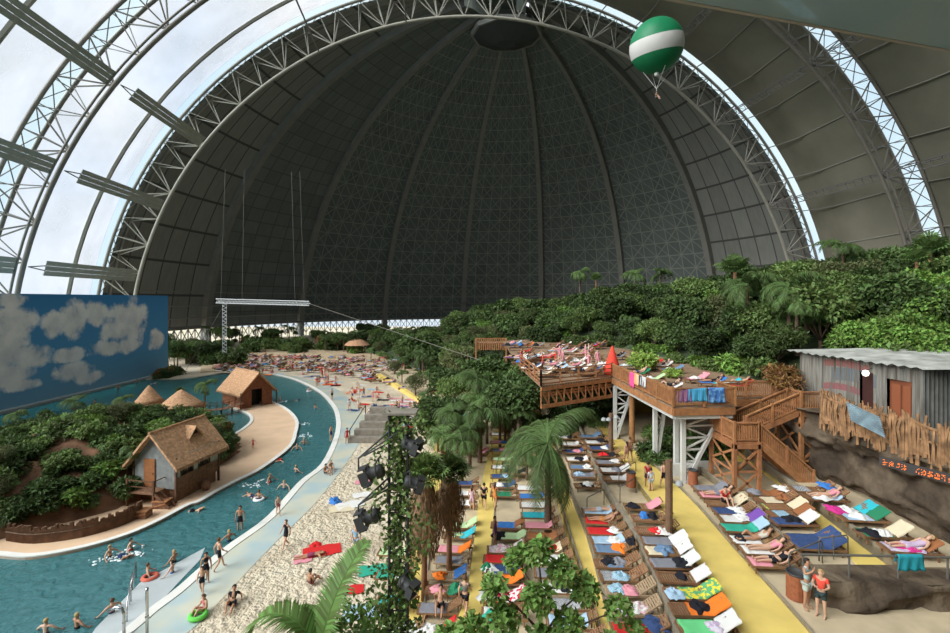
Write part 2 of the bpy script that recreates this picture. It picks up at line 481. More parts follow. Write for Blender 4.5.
def f_water(nt, N, L, b):
    b.inputs['Base Color'].default_value = (.075,.225,.235,1); b.inputs['Specular IOR Level'].default_value = .5
    n2 = noise_n(nt, 1.6, 4, dist=.6); bp = N.new('ShaderNodeBump'); bp.inputs['Strength'].default_value = .9; bp.inputs['Distance'].default_value = .2
    L.new(n2.outputs['Fac'], bp.inputs['Height']); L.new(bp.outputs[0], b.inputs['Normal'])
    tr = N.new('ShaderNodeBsdfTransparent'); tr.inputs['Color'].default_value = (.35,.8,.82,1)
    mx = N.new('ShaderNodeMixShader'); mx.inputs[0].default_value = .62
    L.new(tr.outputs[0], mx.inputs[1]); L.new(b.outputs[0], mx.inputs[2]); L.new(mx.outputs[0], N['Material Output'].inputs['Surface'])
WATER = node_mat('pool_water', f_water, .12, .5)

def smooth(poly, n=3, closed=False):
    """Catmull-Rom through the points"""
    out = []; k = len(poly)
    g = (lambda i: poly[i % k]) if closed else (lambda i: poly[max(0, min(k-1, i))])
    for i in range(k if closed else k-1):
        p0, p1, p2, p3 = Vector(g(i-1)), Vector(g(i)), Vector(g(i+1)), Vector(g(i+2))
        for j in range(n):
            t = j/n
            out.append(.5*((2*p1)+(p2-p0)*t+(2*p0-5*p1+4*p2-p3)*t*t+(3*p1-p0-3*p2+p3)*t**3))
    if not closed: out.append(Vector(poly[-1]))
    return out
def px_line(pts, z, n=3, closed=False): return smooth([P(x, y, z) for x, y in pts], n, closed)
struct(MB().prism([(-140,-60), (160,-60), (160,260), (-140,260)], -1.9, -1.5).build('floor', POOLF))
struct(MB().prism([(-64.7,5), (20,5), (20,110), (-64.7,110)], -.04, 0.0).build('water_surface', WATER))
# the beach, right and far side of the lagoon
shore = [(60,690),(90,655),(124,630),(148,610),(175,590),(200,568),(227,546),(267,517),(299,482),(321,464),(334,437),(336,419),(331,405),(317,391),(295,380),(276,375),(262,373),(240,372),(215,374),(195,377),(174,379),(150,379),(120,379)]
sh = px_line(shore, .15, 4)
poly = sh + [Vector((-66,99,0)), Vector((-150,99,0)), Vector((-150,260,0)), Vector((160,260,0)), Vector((160,-60,0)), Vector((-12,-60,0))]
struct(MB().prism(poly, -1.5, .15).build('floor', SAND))
def ribbon(line, w, z0, z1, name, m, side=1):
    mb = MB(); L2 = []
    for i, p in enumerate(line):
        d = (line[min(i+1, len(line)-1)]-line[max(i-1, 0)]); d.z = 0; d.normalize(); nrm = Vector((d.y, -d.x, 0))*side
        L2.append(p+nrm*w)
    rows = [[Vector((a.x, a.y, z0)), Vector((a.x, a.y, z1)), Vector((b.x, b.y, z1)), Vector((b.x, b.y, z0))] for a, b in zip(line, L2)]
    mb.grid(rows); return mb.build(name, m), L2
o, inner = ribbon(sh[:64], .55, -.4, .21, 'trim_50', CURB); struct(o)
# wet apron between kerb and sand
wet = px_line([(60,760),(120,700),(160,655),(200,622),(230,590),(264,554),(290,528),(318,500),(345,465),(361,440),(366,425),(358,408),(345,395),(330,386),(300,377),(276,373.5)], .17, 3)
pl = [Vector(p) for p in inner[:64]]; 
mb = MB(); mb.prism([(p.x, p.y) for p in pl] + [(p.x, p.y) for p in reversed(wet)], .0, .168); struct(mb.build('floor', WET))
# submerged pale ramp in the corner of the pool
struct(MB().prism([P(124,632,0), P(165,597,0), P(200,560,0), P(205,548,0), P(140,583,0), P(96,628,0), P(60,680,0)], -1.5, .02).build('floor', mat('pale_ramp', (.46,.50,.50), .4, var=.05, scale=1)))
# island
isl = [(274,402),(288,409),(298,420),(297,433),(291,447),(262,469),(240,480),(219,491),(200,502),(188,506),(160,521),(128,535),(84,548),(34,557),(0,556),(-60,548),(-140,520),(-160,480),(-80,450),(-20,441),(30,434),(100,424),(150,411),(185,411),(203,417),(212,423),(205,428),(197,434),(205,441),(217,442),(240,430),(250,421),(247,414),(236,410),(228,406),(240,400),(262,398)]
il = px_line(isl, .15, 4, True)
struct(MB().prism(il, -1.5, .15).build('floor', SANDI))
o, _ = ribbon(il+[il[0]], .38, -.3, .22, 'trim_51', CURB, 1); struct(o)
# small round pool platform by the thatched cones
mb = MB(); mb.lathe([(1.9,-1),(1.9,.2),(1.6,.24)], P(203,424,.0), 20); struct(mb.build('floor', CURB))

# terraces, each slab stepping up to the right
def slab(left, z, m, name='floor', right=None):
    l = px_line(left, z, 3)
    far = l[0]; near = l[-1]
    poly = [(p.x, p.y) for p in l] + [(near.x, 6), (90, 6), (90, far.y+.0)]
    if right:
        r = px_line(right, z, 3); poly = [(p.x, p.y) for p in l] + [(p.x, p.y) for p in reversed(r)]
    mb = MB().prism(poly, -1, z)
    return struct(mb.build(name, m)), l
E_path0 = [(376,374),(400,388),(424,404),(436,425),(434,450),(425,490),(414,540),(405,590),(398,640),(390,700)]
E_row1 = [(380,371),(404,385),(428,401),(447,420),(446,450),(440,490),(430,540),(425,590),(420,640),(414,700)]
E_path1 = [(512,352),(509,370),(503,400),(492,440),(481,487),(469,581),(459,614),(450,650),(440,720)]
E_row2 = [(517,352),(515,370),(512,400),(507,440),(497,487),(488,581),(483,633),(480,720)]
E_path1b = [(528,380),(536,410),(545,445),(556,487),(570,535),(586,585),(603,640),(625,720)]
E_rowA = [(532,380),(542,410),(554,440),(569,486),(586,528),(601,583),(614,633),(632,720)]
E_rowB = [(556,385),(570,410),(584,440),(604,487),(641,548),(673,630),(700,720)]
E_path2 = [(560,385),(577,405),(597,427),(637,482),(680,540),(712,592),(738,633),(790,720)]
E_rowC = [(590,412),(601,421),(614,432),(678,485),(733,545),(779,595),(810,630),(890,720)]
E_D = [(690,462),(728,488),(762,517),(800,556),(815,572),(835,592),(880,650)]
E_strip = [(730,450),(783,487),(812,520),(850,556),(880,592),(930,650)]
E_E = [(745,450),(800,490),(860,535),(892,558),(930,590),(990,650)]
slab(E_path0, .7, YEL); _, lr1 = slab(E_row1, 1.1, PALEC)
_, l1 = slab(E_path1, 1.5, YEL); _, lr2 = slab(E_row2, 1.8, PALEC)
_, l1b = slab(E_path1b, 2.5, YEL); _, lA = slab(E_rowA, 3.0, PALEC)
_, lB = slab(E_rowB, 3.7, PALEC); _, l2 = slab(E_path2, 4.0, YEL)
_, lC = slab(E_rowC, 4.12, PALEC)
# kerb lines along the edges
for i, (l, z, w_, h) in enumerate(((lr1, 1.1, .08, .12), (lr2, 1.8, .06, .06), (l1b, 2.5, .07, .1), (lA, 3.0, .07, .06), (lB, 3.7, .16, .22), (l2, 4.0, .05, .03), (lC, 4.12, .06, .05))):
    o, _ = ribbon(l, w_, z-.4, z+h, 'trim_%d' % (60+i), RISER, -1); struct(o)
def slab_e(left, z, m, ynear):
    l = [p for p in px_line(left, z, 3) if p.y > ynear]
    mb = MB().prism([(p.x, p.y) for p in l] + [(60, l[-1].y), (60, l[0].y)], 3, z); struct(mb.build('floor', m)); return l
YW = 16.6     # the near face of the rock retaining wall
lD = slab_e(E_D, 4.5, PALEC, YW+.6); lS = slab_e(E_strip, 4.56, YEL, YW+.6); lE = slab_e(E_E, 5.0, PALEC, YW+.6)
for i, (l, z, w_, h) in enumerate(((lD, 4.5, .1, .1), (lE, 5.0, .14, .15))):
    o, _ = ribbon(l, w_, z-.6, z+h, 'trim_%d' % (70+i), RISER, -1); struct(o)

# far terraces with packed sand under the crowd
far_poly = [P(200,372,.4), P(205,355,.4), P(300,346,.4), P(430,346,.4), P(512,352,.4), P(505,392,.4), P(447,430,.4), P(447,412,.4), P(432,395,.4), P(384,369,.4), P(340,363,.4), P(262,366.5,.4)]
struct(MB().prism(far_poly, -1, .4).build('floor', FARG))

# painted sky backdrop
def f_sky(nt, N, L, b):
    tc = N.new('ShaderNodeTexCoord'); sp = N.new('ShaderNodeSeparateXYZ'); L.new(tc.outputs['Object'], sp.inputs[0])
    def mth(op, a, bb=None, cc=None):
        n = N.new('ShaderNodeMath'); n.operation = op
        for i, x in enumerate((a, bb, cc)):
            if x is None: continue
            if isinstance(x, (int, float)): n.inputs[i].default_value = x
            else: L.new(x, n.inputs[i])
        return n.outputs[0]
    Y = sp.outputs['Y']; Z = sp.outputs['Z']
    nz = noise_n(nt, .42, 6); nf = mth('SUBTRACT', nz.outputs['Fac'], .5)
    n3 = noise_n(nt, 1.6, 4); nf = mth('ADD', mth('MULTIPLY', nf, 2.4), mth('MULTIPLY', mth('SUBTRACT', n3.outputs['Fac'], .5), .6))
    acc = None
    # clouds painted on the backdrop: place along it, height, half width, half height
    for px, py, hw, hh in ((75,320,14,17),(55,325,12,12),(97,314,11,13),(128,322,19,22),(118,330,16,12),(108,348,18,8),(128,345,12,8),(15,325,22,20),(8,350,24,22),(30,357,20,12),(70,355,14,7),(10,375,26,12),(75,372,20,9),(90,378,14,6),(12,300,16,8),(157,340,7,10),(24,385,16,6)):
        y = F*64.7/(475-px); z = CH-(py-HY)*y/F
        w_ = hw*y*y/(F*64.7)*1.15; h_ = hh*y/F*1.15
        d = mth('ADD', mth('POWER', mth('DIVIDE', mth('SUBTRACT', Y, y), w_), 2), mth('POWER', mth('DIVIDE', mth('SUBTRACT', Z, z), h_), 2))
        v = mth('SUBTRACT', 1, d); acc = v if acc is None else mth('MAXIMUM', acc, v)
    acc = mth('ADD', acc, nf)
    mr = N.new('ShaderNodeMapRange'); mr.inputs['From Min'].default_value = -.05; mr.inputs['From Max'].default_value = .55; L.new(acc, mr.inputs['Value'])
    base = ramp(nt, mth('DIVIDE', Z, 17), [(.0, (.20,.38,.50)), (.35, (.12,.36,.60)), (1, (.06,.24,.50))])
    cl = ramp(nt, nz.outputs['Fac'], [(.3, (.68,.68,.68)), (.62, (.93,.90,.86))])
    mx = N.new('ShaderNodeMix'); mx.data_type = 'RGBA'; L.new(mr.outputs[0], mx.inputs[0]); L.new(base, mx.inputs[6]); L.new(cl, mx.inputs[7])
    L.new(mx.outputs[2], b.inputs['Base Color'])
SKY = node_mat('painted_sky', f_sky, .8, .1)
struct(MB().box((-65.2, 62, 8.1), (.8, 68, 16.4)).build('wall_left', SKY))
struct(MB().box((-64.2, 62, .1), (1.2, 72, .5)).build('trim_52', mat('grey_ledge', (.30,.33,.32), .7)))

# ---------------------------------------------------------------- rock
def f_rock(nt, N, L, b):
    n = noise_n(nt, .55, 8, dist=.5); c = ramp(nt, n.outputs['Fac'], [(.28, (.032,.024,.018)), (.45, (.085,.062,.043)), (.6, (.15,.112,.075)), (.78, (.23,.18,.12))]); L.new(c, b.inputs['Base Color'])
    n2 = noise_n(nt, 1.7, 6); bp = N.new('ShaderNodeBump'); bp.inputs['Strength'].default_value = .8; bp.inputs['Distance'].default_value = .25
    L.new(n2.outputs['Fac'], bp.inputs['Height']); L.new(bp.outputs[0], b.inputs['Normal'])
ROCK = node_mat('brown_rock', f_rock, .9, .15)
def rockface(base, top, name, nz_=14, amp=.45, closed_top=None):
    mb = MB(); rows = []
    for i in range(len(base)):
        row = []
        for j in range(nz_+1):
            t = j/nz_; p = base[i].lerp(top[i], t)
            n = noise.fractal(Vector((p.x*.35, p.y*.35, p.z*.8)), .7, 2.2, 4)
            led = (math.sin(p.z*3.1+p.y*.35+n*2)**3)*.38
            q = p + Vector((-.6, -.8, 0))*(amp*n+led)
            row.append(q)
        rows.append(row)
    mb.grid(rows)
    if closed_top is not None:
        q = [r[-1] for r in rows]; mb.grid([q, [p+Vector((1.2, 1.5, 0)) for p in q]])
    return mb.build(name, ROCK, smooth=True)
def resample(pts, n):
    pts = [Vector(p) for p in pts]; d = [0]
    for a, b in zip(pts, pts[1:]): d.append(d[-1]+(b-a).length)
    out = []
    for i in range(n):
        t = d[-1]*i/(n-1); k = 0
        while k < len(pts)-2 and d[k+1] < t: k += 1
        out.append(pts[k].lerp(pts[k+1], (t-d[k])/(d[k+1]-d[k])))
    return out
TZ = 8.9    # level of the shack terrace
fence_px = [(822,413),(850,424),(880,433),(915,444),(950,456),(1010,476),(1100,505)]
fence_l = [P(x, y, TZ) for x, y in fence_px]
topr = resample([P(800,406,TZ)+Vector((-1.5,2.5,0))] + fence_l, 60)
basr = resample([P(815,468,4.6), P(828,479,4.9), P(850,489,4.9), P(880,505,4.9), P(915,525,4.9), P(950,546,4.9), P(1010,580,4.9), P(1100,640,4.9)], 60)
struct(rockface([Vector((p.x, p.y, 3.9)) for p in basr], [Vector((p.x, p.y, TZ)) for p in topr], 'wall_rock', 34, .75, True))
tp = [(p.x+1.1, p.y+1.4) for p in topr]
struct(MB().prism(tp + [(80, tp[-1][1]), (80, 60), (topr[0].x, 60)], 4, TZ).build('floor', mat('terrace_earth', (.16,.12,.085), .95, var=.2, scale=1)))
# low rock retaining wall with its rail, bottom right
b0 = resample([Vector((12.55, YW+.9, 4.0)), Vector((12.8, YW+.05, 4.0)), Vector((15, YW-.1, 4.0)), Vector((20, YW-.35, 4)), Vector((28, YW-.4, 4))], 50)
b1 = resample([Vector((12.75, YW+1.1, 4.98)), Vector((13.0, YW+.4, 5.0)), Vector((15, YW+.2, 5.0)), Vector((20, YW+.05, 5.0)), Vector((28, YW, 5.0))], 50)
rw = rockface(b0, b1, 'rock_retaining_wall', 8, .1)
tag(rw, 'low brown rock retaining wall behind the couple at the bottom right', 'rock wall')
struct(MB().prism([(p.x-.05, p.y-.05) for p in b1] + [(28, YW+1.2), (13.0, YW+1.4)], 3.8, 4.95).build('floor', ROCK))
# ---------------------------------------------------------------- plants
def leaf_mat(name, col, rnd=.25):
    m, nt, b = new_mat(name); N = nt.nodes; L = nt.links
    oi = N.new('ShaderNodeObjectInfo'); geo = N.new('ShaderNodeNewGeometry')
    hs = N.new('ShaderNodeHueSaturation'); hs.inputs['Color'].default_value = (*col, 1)
    def mr(src, a, bb):
        n = N.new('ShaderNodeMapRange'); n.inputs['To Min'].default_value = a; n.inputs['To Max'].default_value = bb; L.new(src, n.inputs['Value']); return n.outputs[0]
    mu = N.new('ShaderNodeMath'); mu.operation = 'MULTIPLY'
    L.new(mr(oi.outputs['Random'], 1-rnd, 1+rnd), mu.inputs[0]); L.new(mr(geo.outputs['Random Per Island'], .55, 1.5), mu.inputs[1])
    L.new(mu.outputs[0], hs.inputs['Value']); L.new(mr(geo.outputs['Random Per Island'], .47, .515), hs.inputs['Hue'])
    L.new(hs.outputs[0], b.inputs['Base Color']); b.inputs['Roughness'].default_value = .55; b.inputs['Specular IOR Level'].default_value = .25
    tl = N.new('ShaderNodeBsdfTranslucent'); L.new(hs.outputs[0], tl.inputs['Color'])
    mx = N.new('ShaderNodeMixShader'); mx.inputs[0].default_value = .25
    L.new(b.outputs[0], mx.inputs[1]); L.new(tl.outputs[0], mx.inputs[2]); L.new(mx.outputs[0], N['Material Output'].inputs['Surface'])
    return m
LF1 = leaf_mat('leaf_deep', (.072,.118,.036), .45); LF2 = leaf_mat('leaf_mid', (.115,.175,.05), .4); LF3 = leaf_mat('leaf_bright', (.15,.26,.055))
LFP = leaf_mat('palm_leaf', (.09,.15,.045)); LFO = leaf_mat('olive_leaf', (.13,.15,.06)); LFL = leaf_mat('lime_leaf', (.30,.45,.09)); LFB = leaf_mat('blueish_leaf', (.07,.13,.07))
DRY = leaf_mat('dry_leaf', (.30,.17,.06))

def add_leaf(mb, p, d, n, l, w):
    """a pointed leaf folded along its midrib"""
    s = d.cross(n).normalized()*w*.5; n0 = len(mb.v)
    mid = p+d*l*.45; tip = p+d*l-n*l*.15
    mb.v += [tuple(p), tuple(mid+s+n*w*.12), tuple(tip), tuple(mid-s+n*w*.12)]
    mb.f.append((n0, n0+1, n0+2, n0+3))
def rv(r):
    while 1:
        v = Vector((r.uniform(-1,1), r.uniform(-1,1), r.uniform(-1,1)))
        if .01 < v.length < 1: return v.normalized()
def crown_mesh(seed, blobs, n, l, w, m, flat=.75):
    r = random.Random(seed); mb = MB(); tot = sum(b[3]**2 for b in blobs)
    for bx_, by, bz, br in blobs:
        for _ in range(int(n*br*br/tot)):
            v = rv(r); 
            if v.z < -.5 and r.random() < .7: v.z = -v.z
            rad = br*(r.uniform(.72, 1.06) if r.random() < .8 else r.uniform(.3, .8))
            p = Vector((bx_, by, bz)) + Vector((v.x*rad, v.y*rad, v.z*rad*flat))
            d = (v*.6+rv(r)*.8+Vector((0,0,-.15))).normalized(); nn = (v*.7+Vector((0,0,.8))+rv(r)*.5)
            nn = (nn-d*nn.dot(d))
            if nn.length < .05: continue
            k = r.uniform(.7, 1.3); add_leaf(mb, p, d, nn.normalized(), l*k, w*k)
    return mb.mesh('crown', m)
def blobs_for(seed, R, H, n):
    r = random.Random(seed); o = [(0, 0, H, R*.62)]
    for i in range(n):
        a = 2*PI*i/n+r.uniform(-.3, .3); q = R*r.uniform(.35, .65); o.append((q*math.cos(a), q*math.sin(a), H+r.uniform(-.35, .3)*R, R*r.uniform(.36, .52)))
    return o
def tree_proto(seed, R, H, n, l, w, m, name='jungle_tree', trunk_r=.16, nb=7):
    t = thing(name, 'prototype tree to be labelled', 'tree')
    bl = blobs_for(seed, R, H, nb)
    link('crown', crown_mesh(seed, bl, n, l, w, m), t)
    mb = MB(); mb.tube([(0,0,-.5), (.1,.05,H*.4), (0,.1,H*.9)], [trunk_r, trunk_r*.8, trunk_r*.5], 7)
    for b in bl[1:6]: mb.tube([(.05,.05,H*.45), ((b[0])*.6, b[1]*.6, (H*.5+b[2])*.5), b[:3]], [trunk_r*.5, trunk_r*.35, .03], 5)
    mb.build('trunk', BARK, t, True)
    return reg(t)
def bush_proto(seed, R, n, l, w, m, name='shrub', flat=.75, cat='shrub'):
    t = thing(name, 'prototype shrub to be labelled', cat)
    link('foliage', crown_mesh(seed, blobs_for(seed, R, R*.55, 5), n, l, w, m, flat), t)
    mb = MB()
    for a in range(4): mb.tube([(0,0,-.2), (math.cos(a*1.6)*R*.3, math.sin(a*1.6)*R*.3, R*.5)], .03, 4)
    mb.build('stem', BARK, t)
    return reg(t)
def frond_mb(mb, base, az, el, L, droop, nl, ll, lw, r, fold=.5, leafup=.0):
    """a feather frond: rachis arc with leaflets to both sides"""
    pts = []; p = Vector(base); e = el; st = L/12
    h = Vector((math.cos(az), math.sin(az), 0)); side = Vector((-math.sin(az), math.cos(az), 0))
    for i in range(13):
        pts.append(p.copy()); p = p+(h*math.cos(e)+Vector((0,0,1))*math.sin(e))*st; e -= droop/12*(1+i/8)
    mb.tube(pts, [.05*(L/3)*(1-i/14) for i in range(13)], 4, False)
    for k in range(nl):
        u = (k+.5)/nl; x = u*12; i = min(11, int(x)); q = pts[i].lerp(pts[i+1], x-i); t = (pts[i+1]-pts[i]).normalized()
        if u < .12: continue
        ln = ll*(math.sin(PI*min(1, u*.85+.12)))**.6
        up = side.cross(t).normalized()*-1 if side.cross(t).z < 0 else side.cross(t).normalized()
        for s in (-1, 1):
            d = (side*s*.85+t*.55-Vector((0,0,1))*fold*r.uniform(.6,1.2)+up*leafup).normalized()
            n = up; sv = t*lw*.5; a = q; n0 = len(mb.v)
            m_ = q+d*ln*.5+up*.04*ln; tp = q+d*ln-Vector((0,0,1))*ln*.22*r.uniform(.5,1.4)
            mb.v += [tuple(a-sv), tuple(a+sv), tuple(m_+sv*.9), tuple(m_-sv*.9), tuple(tp)]
            mb.f.append((n0, n0+1, n0+2, n0+3)); mb.f.append((n0+3, n0+2, n0+4))
def palm_crown(seed, nf, L, ll, lw, nl, el=(.1, 1.3), droop=1.5, fold=.5):
    r = random.Random(seed); out = []
    for i in range(nf):
        mb = MB(); e = el[0]+(el[1]-el[0])*((i*.618) % 1)
        frond_mb(mb, (0,0,0), i*2.4+r.uniform(-.2,.2), e, L*r.uniform(.8,1.1), droop*r.uniform(.8,1.2), nl, ll, lw, r, fold); out.append(mb)
    return out
def palm_tree(name, label, loc, H, nf, L, seed, separate=True, m=LFP, ll=.8, lw=.05, nl=34, el=(.05,1.3), droop=1.5, lean=(0,0), tr=.14, group=None, fold=.5, cat='palm'):
    t = thing(name, label, cat, loc, 0, group)
    top = Vector((lean[0], lean[1], H))
    mb = MB(); n = 9; pts = [Vector((top.x*(i/n)**2, top.y*(i/n)**2, H*i/n-.3*(i == 0))) for i in range(n+1)]
    mb.tube(pts, [tr*(1.25-.45*i/n) for i in range(n+1)], 8); mb.build('trunk', BARK, t, True)
    cr = palm_crown(seed, nf, L, ll, lw, nl, el, droop, fold)
    if separate:
        for c in cr:
            o = c.build('frond', m, t); o.location = top
    else:
        a = MB()
        for c in cr:
            n0 = len(a.v); a.v += c.v; a.f += [tuple(i+n0 for i in f) for f in c.f]
        o = a.build('crown', m, t); o.location = top
    return t
def fan_leaf(mb, base, d, L, R, r, n=13):
    """petiole and a round pleated fan"""
    d = d.normalized(); mb.tube([base, base+d*L], .02, 4, False); c = base+d*L
    s = d.cross(Vector((0,0,1)));  s = s.normalized() if s.length > .05 else Vector((1,0,0)); 
    for i in range(n):
        a = -2.1+4.2*i/(n-1); e = (d*math.cos(a)+s*math.sin(a)).normalized(); w = e.cross(d.cross(s).normalized())*R*.085
        n0 = len(mb.v); up = Vector((0,0,.02*R*(i % 2)))
        tip = c+e*R-Vector((0,0,R*.3)); mid = c+e*R*.55
        mb.v += [tuple(c), tuple(mid+w+up), tuple(tip), tuple(mid-w+up)]; mb.f.append((n0, n0+1, n0+2, n0+3))
def fan_palm(name, label, loc, H, skirt_len, R, seed, L=1.0, tr=.13, skirt_r=.55, nleaf=36, m=LFP, group=None):
    t = thing(name, label, 'palm', loc, 0, group); r = random.Random(seed)
    MB().tube([(0,0,-.3), (.03,0,H*.5), (0,0,H)], [tr*1.2, tr, tr*.9], 8).build('trunk', mat('red_bark', (.26,.13,.07), .9, var=.2, scale=5), t, True)
    mb = MB()
    for i in range(nleaf):
        a = i*2.4; e = 1.45-1.25*(i/nleaf); fan_leaf(mb, Vector((0,0,H)), Vector((math.cos(a)*math.cos(e), math.sin(a)*math.cos(e), math.sin(e))), L*r.uniform(.7,1.1), R*r.uniform(.8,1.1), r)
    mb.build('crown', m, t)
    if skirt_len:
        mb = MB()
        for i in range(900):
            a = r.uniform(0, 2*PI); z = H-.1-skirt_len*r.random()**.9*.85; u = (H-z)/skirt_len
            rr = skirt_r*(.35+.9*math.sin(PI*min(1, u*.8+.12)))*r.uniform(.75, 1.05)
            p = Vector((rr*math.cos(a), rr*math.sin(a), z)); d = Vector((math.cos(a)*.1, math.sin(a)*.1, -1))+rv(r)*.25
            add_leaf(mb, p, d.normalized(), Vector((math.cos(a), math.sin(a), .1)), r.uniform(.3,.6), r.uniform(.04,.1))
        mb.lathe([(.12, -skirt_len*.95), (skirt_r*.7, -skirt_len*.75), (skirt_r*.95, -skirt_len*.45), (skirt_r*.6, -.15), (.1, 0)], (0,0,H), 14)
        mb.build('dead_frond_skirt', SKIRT, t)
    return t

T1 = tree_proto(1, 3.2, 4.0, 4200, .46, .26, LF1, 'jungle_tree'); T2 = tree_proto(2, 3.0, 4.6, 3600, .36, .20, LF2, 'jungle_tree')
T3 = tree_proto(3, 2.6, 3.4, 3200, .34, .20, LF3, 'leafy_tree'); T4 = tree_proto(4, 3.0, 4.2, 2800, .60, .30, LF1, 'broadleaf_tree'); T5 = tree_proto(5, 2.8, 4.0, 3400, .3, .14, LFO, 'olive_green_tree')
B1 = bush_proto(11, 1.1, 1000, .24, .13, LF2); B2 = bush_proto(12, 1.0, 900, .30, .14, LF1, 'bush', cat='bush'); B3 = bush_proto(13, .9, 700, .34, .16, LF3); BL = bush_proto(14, 1.3, 1500, .24, .14, LFL, 'lime_shrub')
BR = bush_proto(15, 1.0, 900, .3, .1, DRY, 'russet_shrub')
CP = reg(palm_tree('feather_palm', 'prototype palm', (0,0,0), 4.6, 20, 2.9, 21, False, ll=.75, lw=.09, nl=20))
CP2 = reg(palm_tree('feather_palm', 'prototype palm', (0,0,0), 3.4, 18, 2.6, 22, False, ll=.7, lw=.10, nl=18, droop=1.9))
FP = reg(fan_palm('fan_palm', 'prototype palm', (0,0,0), 3.6, 0, .8, 23, L=.9, nleaf=26))
protos = [T1, T2, T3, T4, T5, B1, B2, B3, BL, BR, CP, CP2, FP]
CATS = {}
def put(pr, x, y, z, label, group=None, s=1.0, rz=None):
    return dup(pr, (x, y, z), R_.uniform(0, 6.28) if rz is None else rz, label, group, s)

# hillside behind the deck and the shack
def hill_h(x, y):
    # distance in from the lower rim of the hill
    e = x-rim(y)
    h = 8.9+(1-math.exp(-max(0, e)/16))*9.4
    if y > 60: h -= (y-60)*.09
    return h-.3+.5*noise.noise(Vector((x*.2, y*.2, 0)))
def rim(y):
    pts = [(16, 40), (22, 33), (30, 26), (34, 22.5), (45, 20.5), (58, 19.5), (66, 15), (80, 7), (95, -2), (115, -14), (140, -28)]
    if y <= 16: return 40
    for (a, b), (c, d) in zip(pts, pts[1:]):
        if y <= c: return b+(d-b)*(y-a)/(c-a)
    return -28
rows = []
for i in range(45):
    y = 15+i*3.0; r0 = rim(y); rows.append([Vector((r0+j*j*.09+ (0 if j else (-.01 if y < 62 else -9)), y, (hill_h(r0+j*j*.09, y) if j else (6 if y < 62 else 0)))) for j in range(34)])
EARTH = mat('jungle_earth', (.045,.065,.028), .95, var=.4, scale=.7, bump=1, bscale=2)
struct(MB().grid(rows).build('floor', EARTH, smooth=True))
HG_G = 'trees of the hillside jungle'
names = {T1.name: ('dense deep green tree', LF1), }
desc = {id(T1): 'dense deep green tree', id(T2): 'mid green leafy tree', id(T3): 'bright green leafy tree', id(T4): 'large leaved dark green tree', id(T5): 'olive green fine leaved tree',
        id(CP): 'feather palm', id(CP2): 'drooping feather palm', id(FP): 'fan palm', id(B1): 'mid green shrub', id(B2): 'dark green bush', id(B3): 'bright green shrub', id(BR): 'russet shrub', id(BL): 'lime green shrub'}
cnt = 0
def PL(pr): d = desc[id(pr)]; return d+('es' if d.endswith('sh') else 's')
for i in range(21):
    for j in range(9):
        y = 27+i*4.3+R_.uniform(-1.6, 1.6); e = 1.8+j*3.6+R_.uniform(-1.3, 1.3); x = rim(y)+e
        if y < 36 and x < 29+(36-y)*.6 : continue        # the shack stands here
        if x > y*1.12+4 or y > 112: continue
        if j > 4 and y > 70: continue
        pr = R_.choices([T1, T2, T3, T4, T5, CP2], [4, 4, 3, 3, 2, 1.0])[0]
        zone = 'on the hillside right behind the deck loungers' if j < 2 else ('along the crest of the right hillside' if j >= 5 else 'halfway up the right hillside')
        if y > 75: zone = 'on the far end of the hillside below the dome'
        if y < 38: zone = 'on the slope behind the tin shack'
        s = R_.uniform(.78, 1.1)*(.72 if j == 0 else 1)
        put(pr, x, y, hill_h(x, y)-1.3*s, desc[id(pr)]+' '+zone, PL(pr)+' '+zone, s)
for i in range(34):
    y = 34+i*2.4; x = rim(y)+R_.uniform(.2, 1.6); pr = R_.choice([B1, B2, B3, B1])
    put(pr, x, y, hill_h(x, y)-.2, desc[id(pr)]+' at the foot of the hillside edging the deck', PL(pr)+' edging the deck', R_.uniform(.9, 1.7))
for i in range(60):
    y = 24+R_.uniform(0, 22); x = rim(y)+R_.uniform(5, 22); pr = R_.choice([B1, B2, B3])
    put(pr, x, y, hill_h(x, y)-.2, desc[id(pr)]+' on the slope over the tin shack roof', PL(pr)+' over the shack roof', R_.uniform(1.2, 2.2))
for i in range(11):
    y = 36+R_.uniform(0, 50); x = rim(y)+R_.uniform(3, 26)
    if x > y*1.12+4: continue
    pr = R_.choice([CP, CP2, FP, CP]); put(pr, x, y, hill_h(x, y)+.9, desc[id(pr)]+' rising out of the hillside jungle', PL(pr)+' rising out of the hillside jungle', R_.uniform(.85, 1.2))
for i in range(26):
    px = R_.uniform(865, 985); q = PD(px, 345, R_.uniform(29.5, 34)); pr = R_.choice([B1, B2, B3, T3]); hz = hill_h(q.x, q.y) if q.x > rim(q.y) else 9
    put(pr, q.x, q.y, max(9.0, hz)-.3, desc[id(pr)]+' right behind the roof of the tin shack', PL(pr)+' right behind the shack', R_.uniform(1.5, 2.4) if pr is not T3 else .8)
# singled out plants on the hill
q = PD(735, 283, 52); put(FP, q.x, q.y, q.z-4.2, 'big fan palm standing proud above the hillside trees behind the deck', s=1.5)
q = PD(643, 372, 41); put(BL, q.x, q.y, 9.0, 'lime green shrub growing at the back edge of the wooden deck', s=1.15)
q = PD(672, 378, 37); put(BL, q.x, q.y, 9.0, 'small lime green shrub just right of the bigger lime one', s=.6)
q = PD(783, 372, 29.5); put(BR, q.x, q.y, 9.6, 'russet brown shrub left of the tin shack', s=1.35)
q = PD(580, 272, 85); put(CP2, q.x, q.y, q.z-3.4*1.15, 'slim palm poking above the trees in front of the dome', s=1.1)
q = PD(596, 280, 84); t = put(FP, q.x, q.y, q.z-3.6, 'slim fan palm with a drying crown beside the taller one before the dome', s=1.0)
q = PD(930, 265, 42); put(FP, q.x, q.y, q.z-4, 'fan palm against the roof at the right edge', s=1.4)
